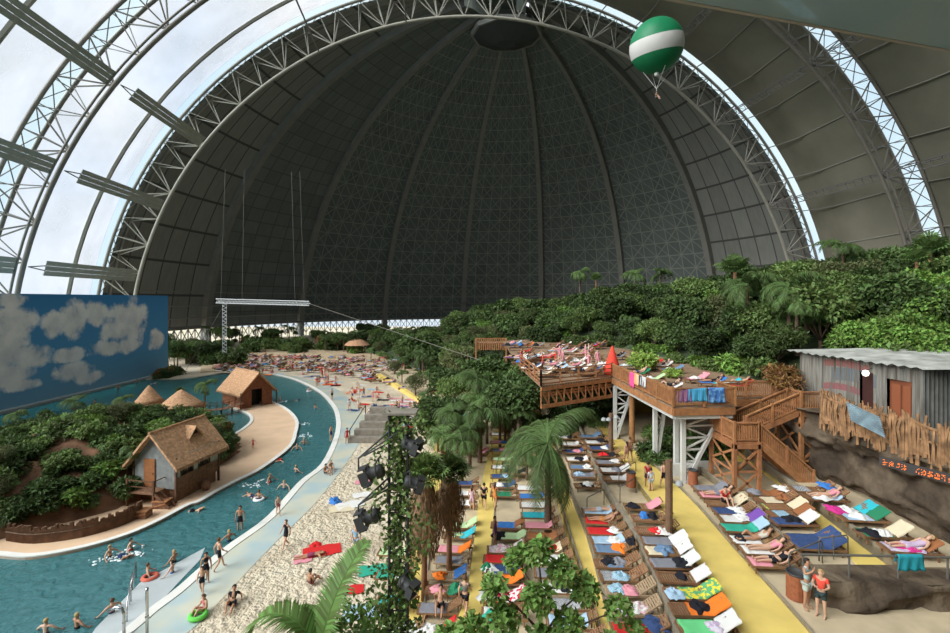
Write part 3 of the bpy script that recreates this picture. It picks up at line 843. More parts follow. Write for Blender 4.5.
q = PD(880, 268, 46); put(CP, q.x, q.y, q.z-5.4, 'feather palm on the crest left of the glazed roof strip', s=1.1)
# belt of trees in the middle, between the beach and the far deck
mid = [(485,330,100,T4),(505,322,100,T1),(530,318,98,T2),(555,322,95,T4),(575,325,92,T1),(470,335,105,T5),(455,333,110,T2),(440,336,112,T5),(425,338,118,T1),(410,338,125,T5),(395,342,130,T2),
       (545,330,84,T2),(520,333,86,T1),(600,330,80,T3),(575,338,78,T2),(560,335,75,T3),(590,325,88,T2),(498,336,90,T5)]
for x, y, Y, pr in mid:
    q = PD(x, y, Y); put(pr, q.x, q.y, q.z-4.0, desc[id(pr)]+' in the belt below the middle of the dome', PL(pr)+' in the belt below the dome', R_.uniform(1.05, 1.35))
for i in range(46):     # far hedge of palms and trees along the dome foot
    x = 150+i*6.6+R_.uniform(-3, 3); Y = R_.uniform(128, 165); pr = R_.choice([T1, T2, CP, T5, CP2, B2, CP, FP]); X = (x-475)*Y/F
    if i < 8: Y = R_.uniform(103, 118); X = (x-475)*Y/F
    put(pr, X, Y, .3, desc[id(pr)]+' in the far planting at the foot of the dome', PL(pr)+' in the far planting', R_.uniform(.8, 1.25))
pal = [(402,372,78,CP),(415,380,70,T5),(430,372,72,CP),(445,380,64,T1),(425,395,62,CP2),(440,402,55,CP2),(455,390,58,T2),(462,405,50,CP),(470,385,62,CP),(450,370,80,CP),(420,360,88,CP),(405,358,95,CP2),(437,355,95,T5),(465,365,85,CP),
       (478,400,48,CP2),(492,392,52,CP),(500,380,60,CP2),(485,372,66,T1),(513,372,66,T1),(520,395,50,CP),(530,410,46,CP2),(505,408,44,CP2),(545,425,44,CP),(565,415,44,CP2),(468,425,42,CP2),(447,425,42,CP2),(438,415,44,T1),(395,365,88,T5),(388,355,100,CP),(371,350,110,CP),(585,408,46,T1),(600,425,42,T2),(560,440,36,B2),(535,375,58,T2),(553,398,50,T5),(480,415,40,CP2)]
spots = {}
for i in range(62):
    px = R_.uniform(398, 505); py = R_.uniform(359, 392)
    if py > 366+(px-398)*.55 and px < 440: continue
    q = P(px, py, .4); pr = R_.choices([T1, T2, T5, CP, CP2, B1, T4], [3, 3, 2, 4, 3, 1, 1])[0]
    put(pr, q.x, q.y, .1, desc[id(pr)]+' in the dense grove behind the beach', PL(pr)+' in the dense grove', R_.uniform(.75, 1.35))
for i in range(75):
    px = R_.uniform(185, 452); Y = R_.uniform(118, 158) if px > 240 else R_.uniform(104, 125); pr = R_.choices([B1, B2, B3, BR, T1, CP], [4, 5, 2, .6, 2, 2])[0]; s_b = R_.uniform(2.0, 3.4) if pr in (B1, B2, B3, BR) else R_.uniform(.7, 1.0)
    if px < 430 and Y < 128 and px > 240: Y = 140
    put(pr, (px-475)*Y/F, Y, .1, desc[id(pr)]+' in the low hedge behind the far crowd', PL(pr)+' in the low far hedge', s_b)
for i in range(40):
    y = R_.uniform(62, 128); x = rim(y)+R_.uniform(-8, 0); pr = R_.choice([T1, T2, B1, B2, CP, T5]); s_b = R_.uniform(.6, .95)*(2 if pr in (B1, B2) else 1)
    put(pr, x, y, max(0, (hill_h(rim(y)+1, y))*(1-(rim(y)-x)/9)-.8*s_b), desc[id(pr)]+' on the low flank of the hillside behind the grove', PL(pr)+' on the low flank', s_b)
for px, py, pr, s_b in ((500,425,CP2,.85),(520,432,CP,.7),(535,428,T2,.5),(470,442,CP2,.8),(487,418,CP,.8),(548,452,CP2,.7),(560,430,B1,1.2),(515,410,CP,1.0),(478,405,CP,1.0),(462,455,CP2,.75),(527,462,CP2,.6),(442,448,CP2,.8),(573,428,CP2,.8),(590,425,B1,1.3),(503,398,T1,.9)):
    q = P(px, py+22, 1.5); put(pr, q.x, q.y, 1.4, desc[id(pr)]+' between the upper lounger rows of the middle path', PL(pr)+' between the upper lounger rows', s_b*1.1)
for x, y, Y, pr in pal:
    q = PD(x, y, Y); h = {id(CP): 4.6, id(CP2): 3.4}.get(id(pr), 4.0); s = R_.uniform(.85, 1.05)
    z0 = .4 if x < 505 else 2.0
    s = max(.45, min(1.35, (q.z-z0)/h)) if q.z > z0 else .6
    put(pr, q.x, q.y, max(z0, q.z-h*s)-.1, desc[id(pr)]+' in the grove between the beach and the sunbathing terraces', PL(pr)+' in the grove', s)
for i in range(22):    # undergrowth below the deck
    x = R_.uniform(690, 735) if i < 8 else R_.uniform(652, 692); y = 440 if i < 8 else R_.uniform(425, 455); Y = R_.uniform(31, 38)
    q = PD(x, y, Y); pr = R_.choice([B1, B2, B2, B3]); put(pr, q.x, q.y, 3.9, desc[id(pr)]+' in the shade under the wooden deck', PL(pr)+' under the deck', R_.uniform(.8, 1.3))
for i in range(16):
    x = R_.uniform(505, 612); q = PD(x, 440, R_.uniform(41, 47)); pr = R_.choice([B1, B2, BR, T1]); put(pr, q.x, q.y, 2.4, desc[id(pr)]+' below the far wooden deck beam', PL(pr)+' below the far deck', R_.uniform(.7, 1.1))
# left far corner by the backdrop
for i in range(16):
    x = 122+i*3; Y = 93-(i % 3)*2.0; q = P(x, 380-i*.2, .15); pr = [B2, B1, B2, B3][i % 4] if i < 6 or i > 12 else BR
    put(pr, (x-475)*Y/F if (x-475)*Y/F > -62 else -62+R_.uniform(0, 1.2), Y, .2, desc[id(pr)]+' in the bed at the right end of the sky backdrop', PL(pr)+' at the end of the backdrop', R_.uniform(1.0, 1.7))
for i in range(12):
    q = P(172+i*3.5, 366, .15); pr = [T1, T2, B2, CP2][i % 4]
    put(pr, q.x, q.y+R_.uniform(0, 10), .1, desc[id(pr)]+' beyond the backdrop on the far shore', PL(pr)+' on the far shore', .9)

# --- jungle mound of the island
def mound_h(x, y):
    c = Vector((-34.5, 38.5)); d = Vector((x, y))-c; u = Vector((.55, .835)); a = d.dot(u)/13.5; b = d.dot(Vector((.835, -.55)))/9.6
    if x < -36: b *= .8
    f = max(0, 1-(a*a+b*b))
    return .1+5.0*f**.55*(.8+.25*noise.noise(Vector((x*.22, y*.22, 1))))+.6*noise.noise(Vector((x*.7, y*.7, 2)))*min(1, f*3)
rows = []
for i in range(60):
    y = 22+i*.62; rows.append([Vector((-52+j*.62, y, mound_h(-52+j*.62, y)-.02)) for j in range(60)])
mb = MB(); n = 60
keep = []
for r in rows: mb.v += [tuple(p) for p in r]
for i in range(n-1):
    for j in range(n-1):
        if max(rows[i][j].z, rows[i+1][j].z, rows[i][j+1].z, rows[i+1][j+1].z) > .2: mb.f.append((i*n+j, i*n+j+1, (i+1)*n+j+1, (i+1)*n+j))
tag(mb.build('rock_mound', mat('mound_rock', (.20,.105,.06), .95, var=.5, scale=.8, bump=1, bscale=3), smooth=True), 'brown rocky mound overgrown with plants on the lagoon island', 'rock mound')
MG = 'on the island mound'
def on_hut(x, y): return Vector((x+22.8, y-36.6)).length < 3.2
placed = 0
while placed < 265:
    x = R_.uniform(-49, -21); y = R_.uniform(25, 56); h = mound_h(x, y)
    if h < .35 or on_hut(x, y): continue
    dpx = 475+x*F/y
    if dpx < -40: continue
    pr = R_.choices([B1, B2, B3, CP2, FP, T5, BR, CP], [7, 9, 2.5, 1.2, 1.0, .5, .4, .35])[0]
    s = R_.uniform(.6, 1.25) if pr in (B1, B2, B3, BR) else R_.uniform(.38, .5)
    side = 'near side' if y-x*.0 < 38 else 'far side'
    put(pr, x, y, h-.15-(.9*s*2 if pr in (CP, CP2, FP, T5) else 0), '%s on the %s of the island mound' % (desc[id(pr)], side), '%s on the %s of the mound' % (PL(pr), side), s)
    placed += 1
for (x, y, Y, pr, lb, s) in ((75,402,50,CP,'tall feather palm rising from the middle of the island mound before the pool',.62),(45,418,44,FP,'bluish palm at the left of the island mound',.6),(122,400,50,CP,'bright feather palm behind the ivy on the island mound',.55),(92,408,46,CP2,'low palm right of the tallest one on the mound',.55),(205,385,62,CP,'palm leaning beside the left end of the boat hut',.72),(134,452,35,CP2,'palm touching the left roof slope of the stilt hut',.55),(15,415,46,CP2,'palm at the left edge of the island mound',.6),(180,392,58,FP,'palm tuft over the larger thatched cone',.5)):
    q = PD(x, y, Y); h = {id(CP): 4.6, id(CP2): 3.4, id(FP): 3.6}[id(pr)]*s; put(pr, q.x, q.y, q.z-h, lb, s=s)
for pr in protos: remove(pr)

# --- near plants
q = P(547, 520, 2.5)
palm_tree('coconut_palm', 'tall feather palm with a leafy column of fronds among the middle lounger rows', P(548,536,1.9), 5.3, 30, 3.9, 31, nl=44, ll=.95, lw=.055, droop=1.15, el=(-.9,1.35), tr=.18)
palm_tree('coconut_palm', 'feather palm beside the first row of loungers left of the middle path', P(452,470,1.1)+Vector((0,2,0)), 4.4, 20, 2.7, 32, nl=34, ll=.75, lw=.05, droop=1.9, el=(-.2,1.2))
fan_palm('skirted_palm', 'fan palm with a long brown skirt of dead fronds left of centre, the nearer one', P(424,596,.9), 5.6, 3.8, .72, 33, skirt_r=.72, L=1.0, m=LF2, nleaf=46)
fan_palm('skirted_palm', 'shorter skirted fan palm just right of and behind the nearer one', P(449,570,1.1), 4.9, 3.0, .7, 34, skirt_r=.66, L=.9, m=LF2, nleaf=46)
# broad-leaved sapling at the bottom centre
def near_tree(name, label, loc, H, seed, blobs, n, l, w, m):
    t = thing(name, label, 'tree', loc); r = random.Random(seed)
    link('crown', crown_mesh(seed, blobs, n, l, w, m, .9), t)
    mb = MB(); mb.tube([(0,0,-.3), (.1,0,H*.5), (0,.05,H)], [.09, .07, .03], 7)
    for b in blobs: mb.tube([(.08,0,max(.4, b[2]-1.3)), (b[0]*.5,b[1]*.5,b[2]-.5), b[:3]], [.045, .03, .012], 5)
    mb.build('trunk', BARK, t, True); return t
b_ = P(542, 650, 2.0)
near_tree('maple_like_sapling', 'bright broad leaved sapling filling the bottom centre of the view', Vector((b_.x*.75, b_.y*.78, 2.0)), 4.9, 41,
    [(x*1.35, y*2, z*1.16+.1, r_*1.0) for x, y, z, r_ in [(0,0,5.0,.36),(-.45,.2,4.6,.36),(.5,0,4.45,.36),(-.1,-.2,4.0,.42),(-1.0,0,4.0,.35),(1.05,.1,3.9,.4),(-.8,-.1,3.3,.42),(.6,-.2,3.3,.4),(1.75,0,3.5,.32),(-1.5,-.1,3.1,.4),(1.5,-.2,2.8,.35),(0,-.2,2.9,.42),(-2.0,0,2.7,.4),(2.1,0,2.9,.3),(-1.1,-.3,2.5,.42),(1.0,-.3,2.4,.4),(-2.5,-.2,2.3,.35)]], 3400, .2, .17, leaf_mat('sapling_leaf', (.19,.32,.08)))
# ---------------------------------------------------------------- timber decks, stairs, shack
def railing(parent, pts, h=1.1, post=2.0, bal=.14, both=False, m=None, bw=.05):
    """posts one by one, rails and the row of balusters"""
    m = m or WOODL; o = Vector(parent.location); rl = MB(); bb = MB()
    for a, b in zip(pts, pts[1:]):
        a = Vector(a)-o; b = Vector(b)-o; l = (b-a).length; n = max(1, round(l/post)); up = Vector((0,0,1))
        for i in range(n+1):
            if i == n and b+o != Vector(pts[-1]): continue
            p = a.lerp(b, i/n); MB().box(p+up*h*.53, (.13,.13,h*1.1)).build('post', m, parent)
        rl.beam(a+up*h, b+up*h, .14, .07); rl.beam(a+up*.14, b+up*.14, .07, .09)
        if bal:
            rl.beam(a+up*(h-.12), b+up*(h-.12), .05, .08)
            k = int(l/bal)
            for i in range(1, k): p = a.lerp(b, i/k); bb.box(p+up*h*.53, (bw, bw, h*.8))
        else:
            for z in (.42, .72): rl.beam(a+up*z, b+up*z, .05, .07)
    rl.build('handrail', m, parent)
    if bal: bb.build('baluster_row', m, parent)
def V(*a): return Vector(a)
DZ = 9.05
def deck_boards(poly, z, m, parent, th=.12):
    o = Vector(parent.location); mb = MB(); mb.prism([(p[0]-o.x, p[1]-o.y) for p in poly], z-th-o.z, z-o.z); return mb.build('deck_boards', m, parent)
def f_boards(nt, N, L, b):
    tc = N.new('ShaderNodeTexCoord'); wv = N.new('ShaderNodeTexWave'); wv.wave_type = 'BANDS'; wv.bands_direction = 'Y'; wv.inputs['Scale'].default_value = 2.2; wv.inputs['Distortion'].default_value = .4
    L.new(tc.outputs['Object'], wv.inputs['Vector']); n = noise_n(nt, .6, 4)
    a = ramp(nt, n.outputs['Fac'], [(.3, (.30,.19,.115)), (.7, (.42,.28,.17))])
    mx = N.new('ShaderNodeMix'); mx.data_type = 'RGBA'; mx.blend_type = 'MULTIPLY'; mx.inputs[0].default_value = .5; L.new(a, mx.inputs[6]); L.new(wv.outputs['Color'], mx.inputs[7]); L.new(mx.outputs[2], b.inputs['Base Color'])
BOARDS = node_mat('deck_planks', f_boards, .8)
A_ = P(612,377,DZ); B_ = P(673,407,DZ); C_ = V(18.6, 28.6, DZ); D_ = P(541,386,DZ)
t = thing('sunbathing_deck', 'raised wooden sunbathing deck on white steel supports at the middle right', 'deck', (B_.x, B_.y, DZ))
deck_boards([B_, (15.6, B_.y+.3), (15.6, 29.2), (21.4, 29.9), (22.5, 33), (23.5, 45), (22.5, 60), A_], DZ, BOARDS, t)
railing(t, [A_, B_, V(15.6, B_.y+.3, DZ), V(15.6, 29.2, DZ), V(19.4, 29.6, DZ)])
o = t.location
mb = MB()
for a, b in ((A_, B_), (B_, V(15.6, B_.y+.3, DZ)), (V(15.6, 29.2, DZ), V(19.4, 29.6, DZ))): mb.beam(a-o-V(0,0,.3), b-o-V(0,0,.3), .12, .42)
mb.build('fascia', WOODL, t)
mb = MB(); mb.beam(V(.2,.25,-.62), V(15.5-o.x,.5,-.62), .3, .28).beam(V(.2,.2,-.62), A_-o+V(.3,0,-.62), .3, .26)
for k in range(6): mb.beam(V(.3, 1+k*2, -.4), V(3.5 if k < 1 else 8, 1+k*2, -.4), .15, .25)
mb.build('steel_beam', STEELW, t)
t = thing('far_deck', 'wooden deck with open rails and lattice girder left of the white steel supports', 'deck', (D_.x, D_.y, DZ))
far = [A_, D_, P(520,367,DZ), P(503,341,DZ), P(560,336,DZ), V(23, 78, DZ), (22.5, 60)]
deck_boards(far, DZ-.01, BOARDS, t)
railing(t, [D_, A_], bal=0, post=2.1); railing(t, [P(520,367,DZ), D_], bal=0, post=2.4)
mb = MB(); a = D_-t.location; b = A_-t.location; n = 10
for z in (-.25, -1.55): mb.beam(a+V(0,0,z), b+V(0,0,z), .14, .26)
for k in range(n):
    p = a.lerp(b, k/n); q = a.lerp(b, (k+1)/n)
    mb.beam(p+V(0,0,-.35), q+V(0,0,-1.45), .08, .12).beam(p+V(0,0,-1.45), p+V(0,0,-.35), .08, .1)
    for hh in (-.6, -.8): mb.beam(p+V(0,.1,hh), q+V(0,.1,hh), .05, .14)
mb.build('lattice_girder', WOODL, t)
t = thing('balcony_platform', 'small far wooden balcony with slatted front above the grove', 'platform', PD(491,350,72))
mb = MB(); 
for k in range(14): mb.box((-2.2+k*.34, 0, .9), (.2,.08,1.8))
mb.build('slat_front', WOODL, t); MB().box((0,1.5,1.0), (4.8,3,.15)).build('floor_boards', BOARDS, t); MB().beam((-2.4,0,1.85), (2.4,0,1.85), .12).beam((-2.4,0,-6), (-2.4,0,1.8), .25).beam((2.4,0,-6), (2.4,0,1.8), .25).build('frame', WOODL, t)
# white steel lattice supports
def support(label, base, top, wdt, lean, zb):
    t = thing('steel_support', label, 'support', (base.x, base.y, zb)); h = top-zb
    MB().beam((0,0,0), (0,0,h), .26).build('column', STEELW, t)
    MB().beam((.1,0,.1), (wdt,lean,h), .2).build('inclined_leg', STEELW, t)
    mb = MB(); n = 6
    for k in range(n):
        a = k/n; b = (k+1)/n; p = V(wdt*a, lean*a, h*a); q = V(wdt*b, lean*b, h*b)
        mb.beam((0,0,h*b), q, .1)
        if k % 2: mb.beam((0,0,h*a), q, .1)
        else: mb.beam((0,0,h*b), p, .1)
    mb.build('lattice', STEELW, t)
for (px, py, Y, wd, ln, lb) in ((615,450,37.3,1.5,0,'white lattice steel support under the left corner of the raised deck'), (655,468,31.8,.9,.3,'white lattice steel support under the middle of the deck edge'), (683,478,28.0,2.6,.4,'wide white steel support with a sloping leg next to the timber stairs'), (676,478,29.8,.6,.5,'slender white steel support just behind the wide one')):
    support(lb, V((px-475)*Y/F, Y, 0), DZ-.7, wd, ln, 4.0)
q = V((632-475)*36/F, 36, 3.9); tag(MB().tube([(0,0,0),(0,0,4.5)], .22, 10).build('timber_column', WOODL), 'round brown timber column between the first two white supports', 'column').location = q
# towels over the rail
def towel_mat(c, c2=None, s=9.0, kind='stripe'):
    key = 'towel_%02d%02d%02d' % tuple(int(v*99) for v in c) + ('' if not c2 else '_%02d%02d%02d%s%d' % (*[int(v*99) for v in c2], kind, int(s)))
    if key in MC: return MC[key]
    m, nt, b = new_mat(key); b.inputs['Roughness'].default_value = .95; b.inputs['Base Color'].default_value = (*c, 1); b.inputs['Specular IOR Level'].default_value = .1
    if c2:
        N = nt.nodes; L = nt.links; tc = N.new('ShaderNodeTexCoord')
        if kind == 'stripe':
            w_ = N.new('ShaderNodeTexWave'); w_.inputs['Scale'].default_value = s*.3; L.new(tc.outputs['Object'], w_.inputs['Vector']); src = w_.outputs['Fac']
        else:
            w_ = N.new('ShaderNodeTexNoise'); w_.inputs['Scale'].default_value = s*.4; w_.inputs['Detail'].default_value = 1; L.new(tc.outputs['Object'], w_.inputs['Vector']); src = w_.outputs['Fac']
        r = N.new('ShaderNodeValToRGB'); r.color_ramp.interpolation = 'CONSTANT'; r.color_ramp.elements[0].color = (*c, 1); r.color_ramp.elements[1].position = .5; r.color_ramp.elements[1].color = (*c2, 1)
        L.new(src, r.inputs['Fac']); L.new(r.outputs[0], b.inputs['Base Color'])
    MC[key] = m; return m
def hung_towel(label, p, width, drop, m, axis=V(1,0,0), out=V(0,-1,0)):
    mb = MB(); rows = []
    for i in range(13):
        u = i/12; row = []
        for j in range(13):
            v = j/12; x = (u-.5)*width*(1-.05*math.sin(v*3)); z = .06-abs(v-.35)*drop*1.5; side = 1 if v < .35 else -1
            row.append(axis*x+V(0,0,z)+out*(-.08*side if abs(v-.35) > .02 else 0)+out*.035*math.sin(u*17+v*3)*abs(v-.35)*2)
        rows.append(row)
    mb.grid(rows); o = mb.build('towel', m, smooth=True); o.location = p; tag(o, label, 'towel')
    s = o.modifiers.new('solid', 'SOLIDIFY'); s.thickness = .015
    return o
FR = B_.y
hung_towel('violet towel hanging over the deck rail left of two blue ones', V((684-475)*FR/F, FR+.1, DZ+1.1), .9, .9, towel_mat((.22,.10,.25), (.30,.16,.28)))
hung_towel('bright blue towel hanging over the deck rail between the violet and the patterned one', V((698-475)*FR/F, FR+.1, DZ+1.1), 1.15, .85, towel_mat((.05,.27,.50), (.10,.42,.62)))
hung_towel('blue patterned towel hanging over the deck rail next to the stairs', V((717-475)*FR/F, FR+.1, DZ+1.1), 1.0, .95, towel_mat((.06,.16,.42), (.14,.32,.55), 12, 'n'))
a = A_.lerp(B_, .42); hung_towel('pink towel hanging over the receding deck rail', a+V(0,0,1.12), .9, 1.2, towel_mat((.75,.10,.28)), (B_-A_).normalized(), V(-1,0,0))
a = A_.lerp(B_, .5); hung_towel('orange towel hanging over the receding deck rail beside the pink one', a+V(0,0,1.12), .8, .9, towel_mat((.8,.28,.08), (.75,.5,.3)), (B_-A_).normalized(), V(-1,0,0))
a = A_.lerp(B_, .6); hung_towel('black and white towel hanging over the receding deck rail', a+V(0,0,1.12), 1.1, .8, towel_mat((.08,.08,.09), (.6,.6,.6)), (B_-A_).normalized(), V(-1,0,0))
t = tag(MB().lathe([(.02, 2.5), (.12, 2.3), (.55, 1.0), (.75, .3), (.7, .1)], (0,0,0), 12).build('red_parasol', mat('red_canvas', (.70,.06,.035), .8), smooth=True), 'closed red parasol cloth standing at the left corner of the raised deck', 'parasol'); t.location = A_+V(.3,.9,0)

# staircase tower
t = thing('timber_staircase', 'brown larch staircase tower with two landings beside the rock wall', 'staircase', (14.75, 25.9, 4.2)); so_ = t.location.copy()
LZ = 7.3; UZ = 8.75
def W(x, y, z): return V(x, y, z)-so_
MB().prism([(0,0),(1.5,0),(1.5,2.7),(0,2.7)], LZ-.12-so_.z, LZ-so_.z).build('lower_landing', WOODL, t)
MB().box(W(20.45, 28.5, UZ-.06), (1.7, 2.3, .12)).build('upper_landing', WOODL, t)
mb = MB()
for a, b in (((14.75,25.9),(16.25,25.9)), ((14.75,25.9),(14.75,28.6)), ((16.25,25.9),(16.25,28.6))): mb.beam(W(*a, LZ-.25), W(*b, LZ-.25), .1, .26)
for a, b in (((19.6,27.35),(21.3,27.35)), ((19.6,27.35),(19.6,29.65))): mb.beam(W(*a, UZ-.25), W(*b, UZ-.25), .1, .26)
mb.beam(W(19.6,27.35,UZ-.9), W(19.6,29.65,UZ-.9), .1, .2)
mb.build('beam', WOODL, t)
for x, y, z in ((14.8,25.95,LZ),(16.2,25.95,LZ),(14.8,28.5,LZ),(16.2,28.5,LZ),(19.65,27.4,UZ),(21.2,27.4,UZ),(19.65,29.6,UZ),(17.6,28.4,7.6)):
    MB().beam(W(x,y,4.2), W(x,y,z), .2, .2).build('post', WOODL, t)
mb = MB()
def xbr(p, q, z0, z1, n):
    for k in range(n):
        a = z0+(z1-z0)*k/n; b = z0+(z1-z0)*(k+1)/n
        mb.beam(W(*p,a), W(*q,b), .06, .13).beam(W(*q,a), W(*p,b), .06, .13)
        mb.beam(W(*p,a), W(*q,a), .06, .12)
xbr((14.8,25.95),(16.2,25.95),4.3,LZ-.4,2); xbr((14.8,25.95),(14.8,28.5),4.3,LZ-.4,2); xbr((19.65,27.4),(21.2,27.4),4.4,UZ-.4,3); xbr((19.65,27.4),(19.65,29.6),4.4,UZ-1,2); xbr((16.2,28.5),(19.65,29.6),4.4,6.8,1)
mb.build('cross_brace', WOODL, t)
def flight(x0, z0, x1, z1, y0, y1, nm):
    st = MB(); n = int(abs(z1-z0)/.18)
    for k in range(n): u = (k+.5)/n; st.box(W(x0+(x1-x0)*u, (y0+y1)/2, z0+(z1-z0)*u), (.3, y1-y0, .05))
    st.build('tread', WOODL, t)
    s2 = MB()
    for y in (y0, y1): s2.beam(W(x0,y,z0-.15), W(x1,y,z1-.15), .08, .32)
    s2.build('stringer', WOODL, t)
    for y in (y0, y1):
        railing(t, [V(x0,y,z0), V(x1,y,z1)], 1.05, 1.8)
flight(16.25, LZ, 19.3, 4.6, 25.95, 27.2, 'lower'); flight(16.25, LZ, 19.6, UZ, 27.45, 28.6, 'upper')
railing(t, [V(14.8,28.5,LZ), V(14.8,25.95,LZ), V(16.2,25.95,LZ)], 1.1, 1.6)
railing(t, [V(19.65,29.6,UZ), V(19.65,27.4,UZ), V(21.2,27.4,UZ)], 1.1, 1.6)

# shack
def f_tin(nt, N, L, b):
    tc = N.new('ShaderNodeTexCoord'); mp = N.new('ShaderNodeMapping'); mp.inputs['Scale'].default_value = (3.2, 3.2, .25); L.new(tc.outputs['Object'], mp.inputs[0])
    n = N.new('ShaderNodeTexNoise'); n.inputs['Scale'].default_value = 1.6; n.inputs['Detail'].default_value = 6; L.new(mp.outputs[0], n.inputs['Vector'])
    c = ramp(nt, n.outputs['Fac'], [(.3, (.09,.06,.04)), (.46, (.17,.155,.13)), (.6, (.25,.24,.21)), (.75, (.19,.14,.10))])
    sp = N.new('ShaderNodeSeparateXYZ'); L.new(tc.outputs['Object'], sp.inputs[0])
    def mth(op, a, bb=None):
        q = N.new('ShaderNodeMath'); q.operation = op
        for i, x in enumerate((a, bb)):
            if x is None: continue
            if isinstance(x, (int, float)): q.inputs[i].default_value = x
            else: L.new(x, q.inputs[i])
        return q.outputs[0]
    S = mth('MULTIPLY', sp.outputs['Y'], -1); Z = sp.outputs['Z']       # S runs along the wall from its far corner
    def patch(s0, s1, zf, h):
        cen = mth('ADD', zf, mth('MULTIPLY', mth('POWER', mth('DIVIDE', mth('SUBTRACT', S, (s0+s1)/2), (s1-s0)/2), 2), -.15))
        a = mth('LESS_THAN', mth('ABSOLUTE', mth('SUBTRACT', Z, cen)), h); a = mth('MULTIPLY', a, mth('GREATER_THAN', S, s0)); a = mth('MULTIPLY', a, mth('LESS_THAN', S, s1))
        return mth('MULTIPLY', a, mth('MULTIPLY', mth('GREATER_THAN', n.outputs['Fac'], .47), .62))
    out = c
    for pt, col in ((patch(1.6, 4.6, 2.75, .2), (.28,.05,.045)), (patch(1.7, 4.2, 1.35, .19), (.28,.045,.06)), (patch(2.2, 4.9, 2.15, .38), (.09,.12,.15))):
        mx = N.new('ShaderNodeMix'); mx.data_type = 'RGBA'; L.new(pt, mx.inputs[0]); L.new(out, mx.inputs[6]); mx.inputs[7].default_value = (*col, 1); out = mx.outputs[2]
    L.new(out, b.inputs['Base Color'])
TIN = node_mat('weathered_tin', f_tin, .75, .2); ROOFT = mat('pale_tin_roof', (.38,.38,.34), .6, var=.4, scale=.9, spec=.3)
t = thing('tin_shack', 'weathered corrugated tin shack with flat pale roof above the rock wall', 'shack', (21.35, 29.9, TZ))
def corr(a, b, z0, z1, m, name, parent, pitch=.16, amp=.035):
    a = Vector(a); b = Vector(b); d = b-a; l = d.length; d.normalize(); nn = Vector((d.y, -d.x, 0)); k = int(l/pitch*4); mb = MB(); rows = []
    for i in range(k+1):
        p = a+d*l*i/k+nn*amp*math.sin(i*PI/2); rows.append([p+V(0,0,z0), p+V(0,0,z1)])
    mb.grid(rows); return mb.build(name, m, parent)
w1 = (1.0, -7.2, 0)
for a, b in ((0, .56), (.66, .76), (.93, 1)):
    corr(Vector(w1)*a, Vector(w1)*b, 0, 3.1, TIN, 'tin_wall', t)
corr(Vector(w1)*.56, Vector(w1)*.66, 2.45, 3.1, TIN, 'tin_wall', t); corr(Vector(w1)*.76, Vector(w1)*.93, 2.3, 3.1, TIN, 'tin_wall', t)
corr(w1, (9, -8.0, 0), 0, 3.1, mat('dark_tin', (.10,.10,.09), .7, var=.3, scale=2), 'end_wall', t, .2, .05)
DOORM = mat('brown_door', (.20,.065,.03), .6, var=.2, scale=3); DK = mat('dark_red_door', (.06,.022,.018), .7)
p = Vector(w1)*.61; MB().box(p+V(.1,0,1.22), (.05,.75,2.45), 0).build('door', DK, t)
dd = MB().box(Vector(w1)*.845+V(.12,0,1.15), (.06,1.25,2.3)).build('door', DOORM, t); MB().box(Vector(w1)*.845+V(.05,.2,1.1), (.04,.5,1.9)).box(Vector(w1)*.845+V(.05,-.4,1.1), (.04,.4,1.9)).build('door_panel', mat('door_panel', (.28,.09,.04), .6), dd)
rows = []; 
for i in range(61):
    u = i/60; a = V(-.5,.7,3.1).lerp(V(.6,-7.75,3.1), u); b = V(9,.3,3.35).lerp(V(9,-8.6,3.35), u); w_ = .05*math.sin(i*PI/2); rows.append([a.lerp(b, j/6)+V(0,0,w_+(.0 if (i//12) % 2 else .03)) for j in range(7)])
mbr = MB().grid(rows).build('corrugated_roof', ROOFT, t)
MB().box((4.6,-.0,1.6), (8.8,.1,3.1)).build('back_wall', TIN, t)
MB().box((3,-3.5,.02), (5,7,.04)).build('floor_slab', DK, t)
lamp = thing('globe_lamp', 'round white lamp glowing beside the shack door', 'lamp', (21.35+.62*1-.35, 29.9-.655*7.2, TZ+2.45))
em, nt, b = new_mat('lamp_glow'); b.inputs['Emission Color'].default_value = (1,.97,.9,1); b.inputs['Emission Strength'].default_value = 2.2
mb = MB(); mb.lathe([(.02,-.17),(.12,-.13),(.17,0),(.12,.13),(.02,.17)], (0,0,0), 12); mb.build('globe', em, lamp, True); MB().tube([(0,0,.15),(.4,0,.3)], .02, 4).build('bracket', DARKST, lamp)
# driftwood fence
t = thing('driftwood_fence', 'uneven driftwood stake fence along the top of the rock wall', 'fence', tuple(fence_l[0])); o = t.location.copy()
fl = resample(fence_l, 170); mb = MB(); r = random.Random(5)
for i, p in enumerate(fl):
    if r.random() < .12: continue
    h = r.uniform(.95, 1.5); wd = r.uniform(.04, .09); q = p-o; c = V(r.uniform(-.12,.12), r.uniform(-.12,.12), 0)
    mb.tube([q+V(-.2,-.15,-r.uniform(.2,.9)), q+V(-.2,-.15,h*.5)+c, q+V(-.2,-.15,h)], [wd, wd*.9, wd*.7], 5)
mb.build('stake_row', mat('driftwood', (.30,.165,.08), .85, var=.5, scale=3), t)
mb = MB(); mb.tube([p-o+V(-.2,-.15,1.0+.05*math.sin(i)) for i, p in enumerate(fl[::4])], .06, 5); mb.tube([p-o+V(-.15,-.1,.35) for p in fl[::4]], .05, 5); mb.build('rail', MC['driftwood'], t)
bs = thing('corrugated_sheet', 'pale blue corrugated sheet hanging askew on the driftwood fence', 'metal sheet', PD(872,419,22.0)); rows = []
dirx = V(.02,-1,-.16).normalized(); dz_ = V(.0,-.30,-.9).normalized()
for i in range(49):
    u = (i/48-.5)*.95; rows.append([dz_*u+dirx*v+V(-1,0,0)*(.03*math.sin(i*1.3)) for v in (-.95,-.4,.4,.95)])
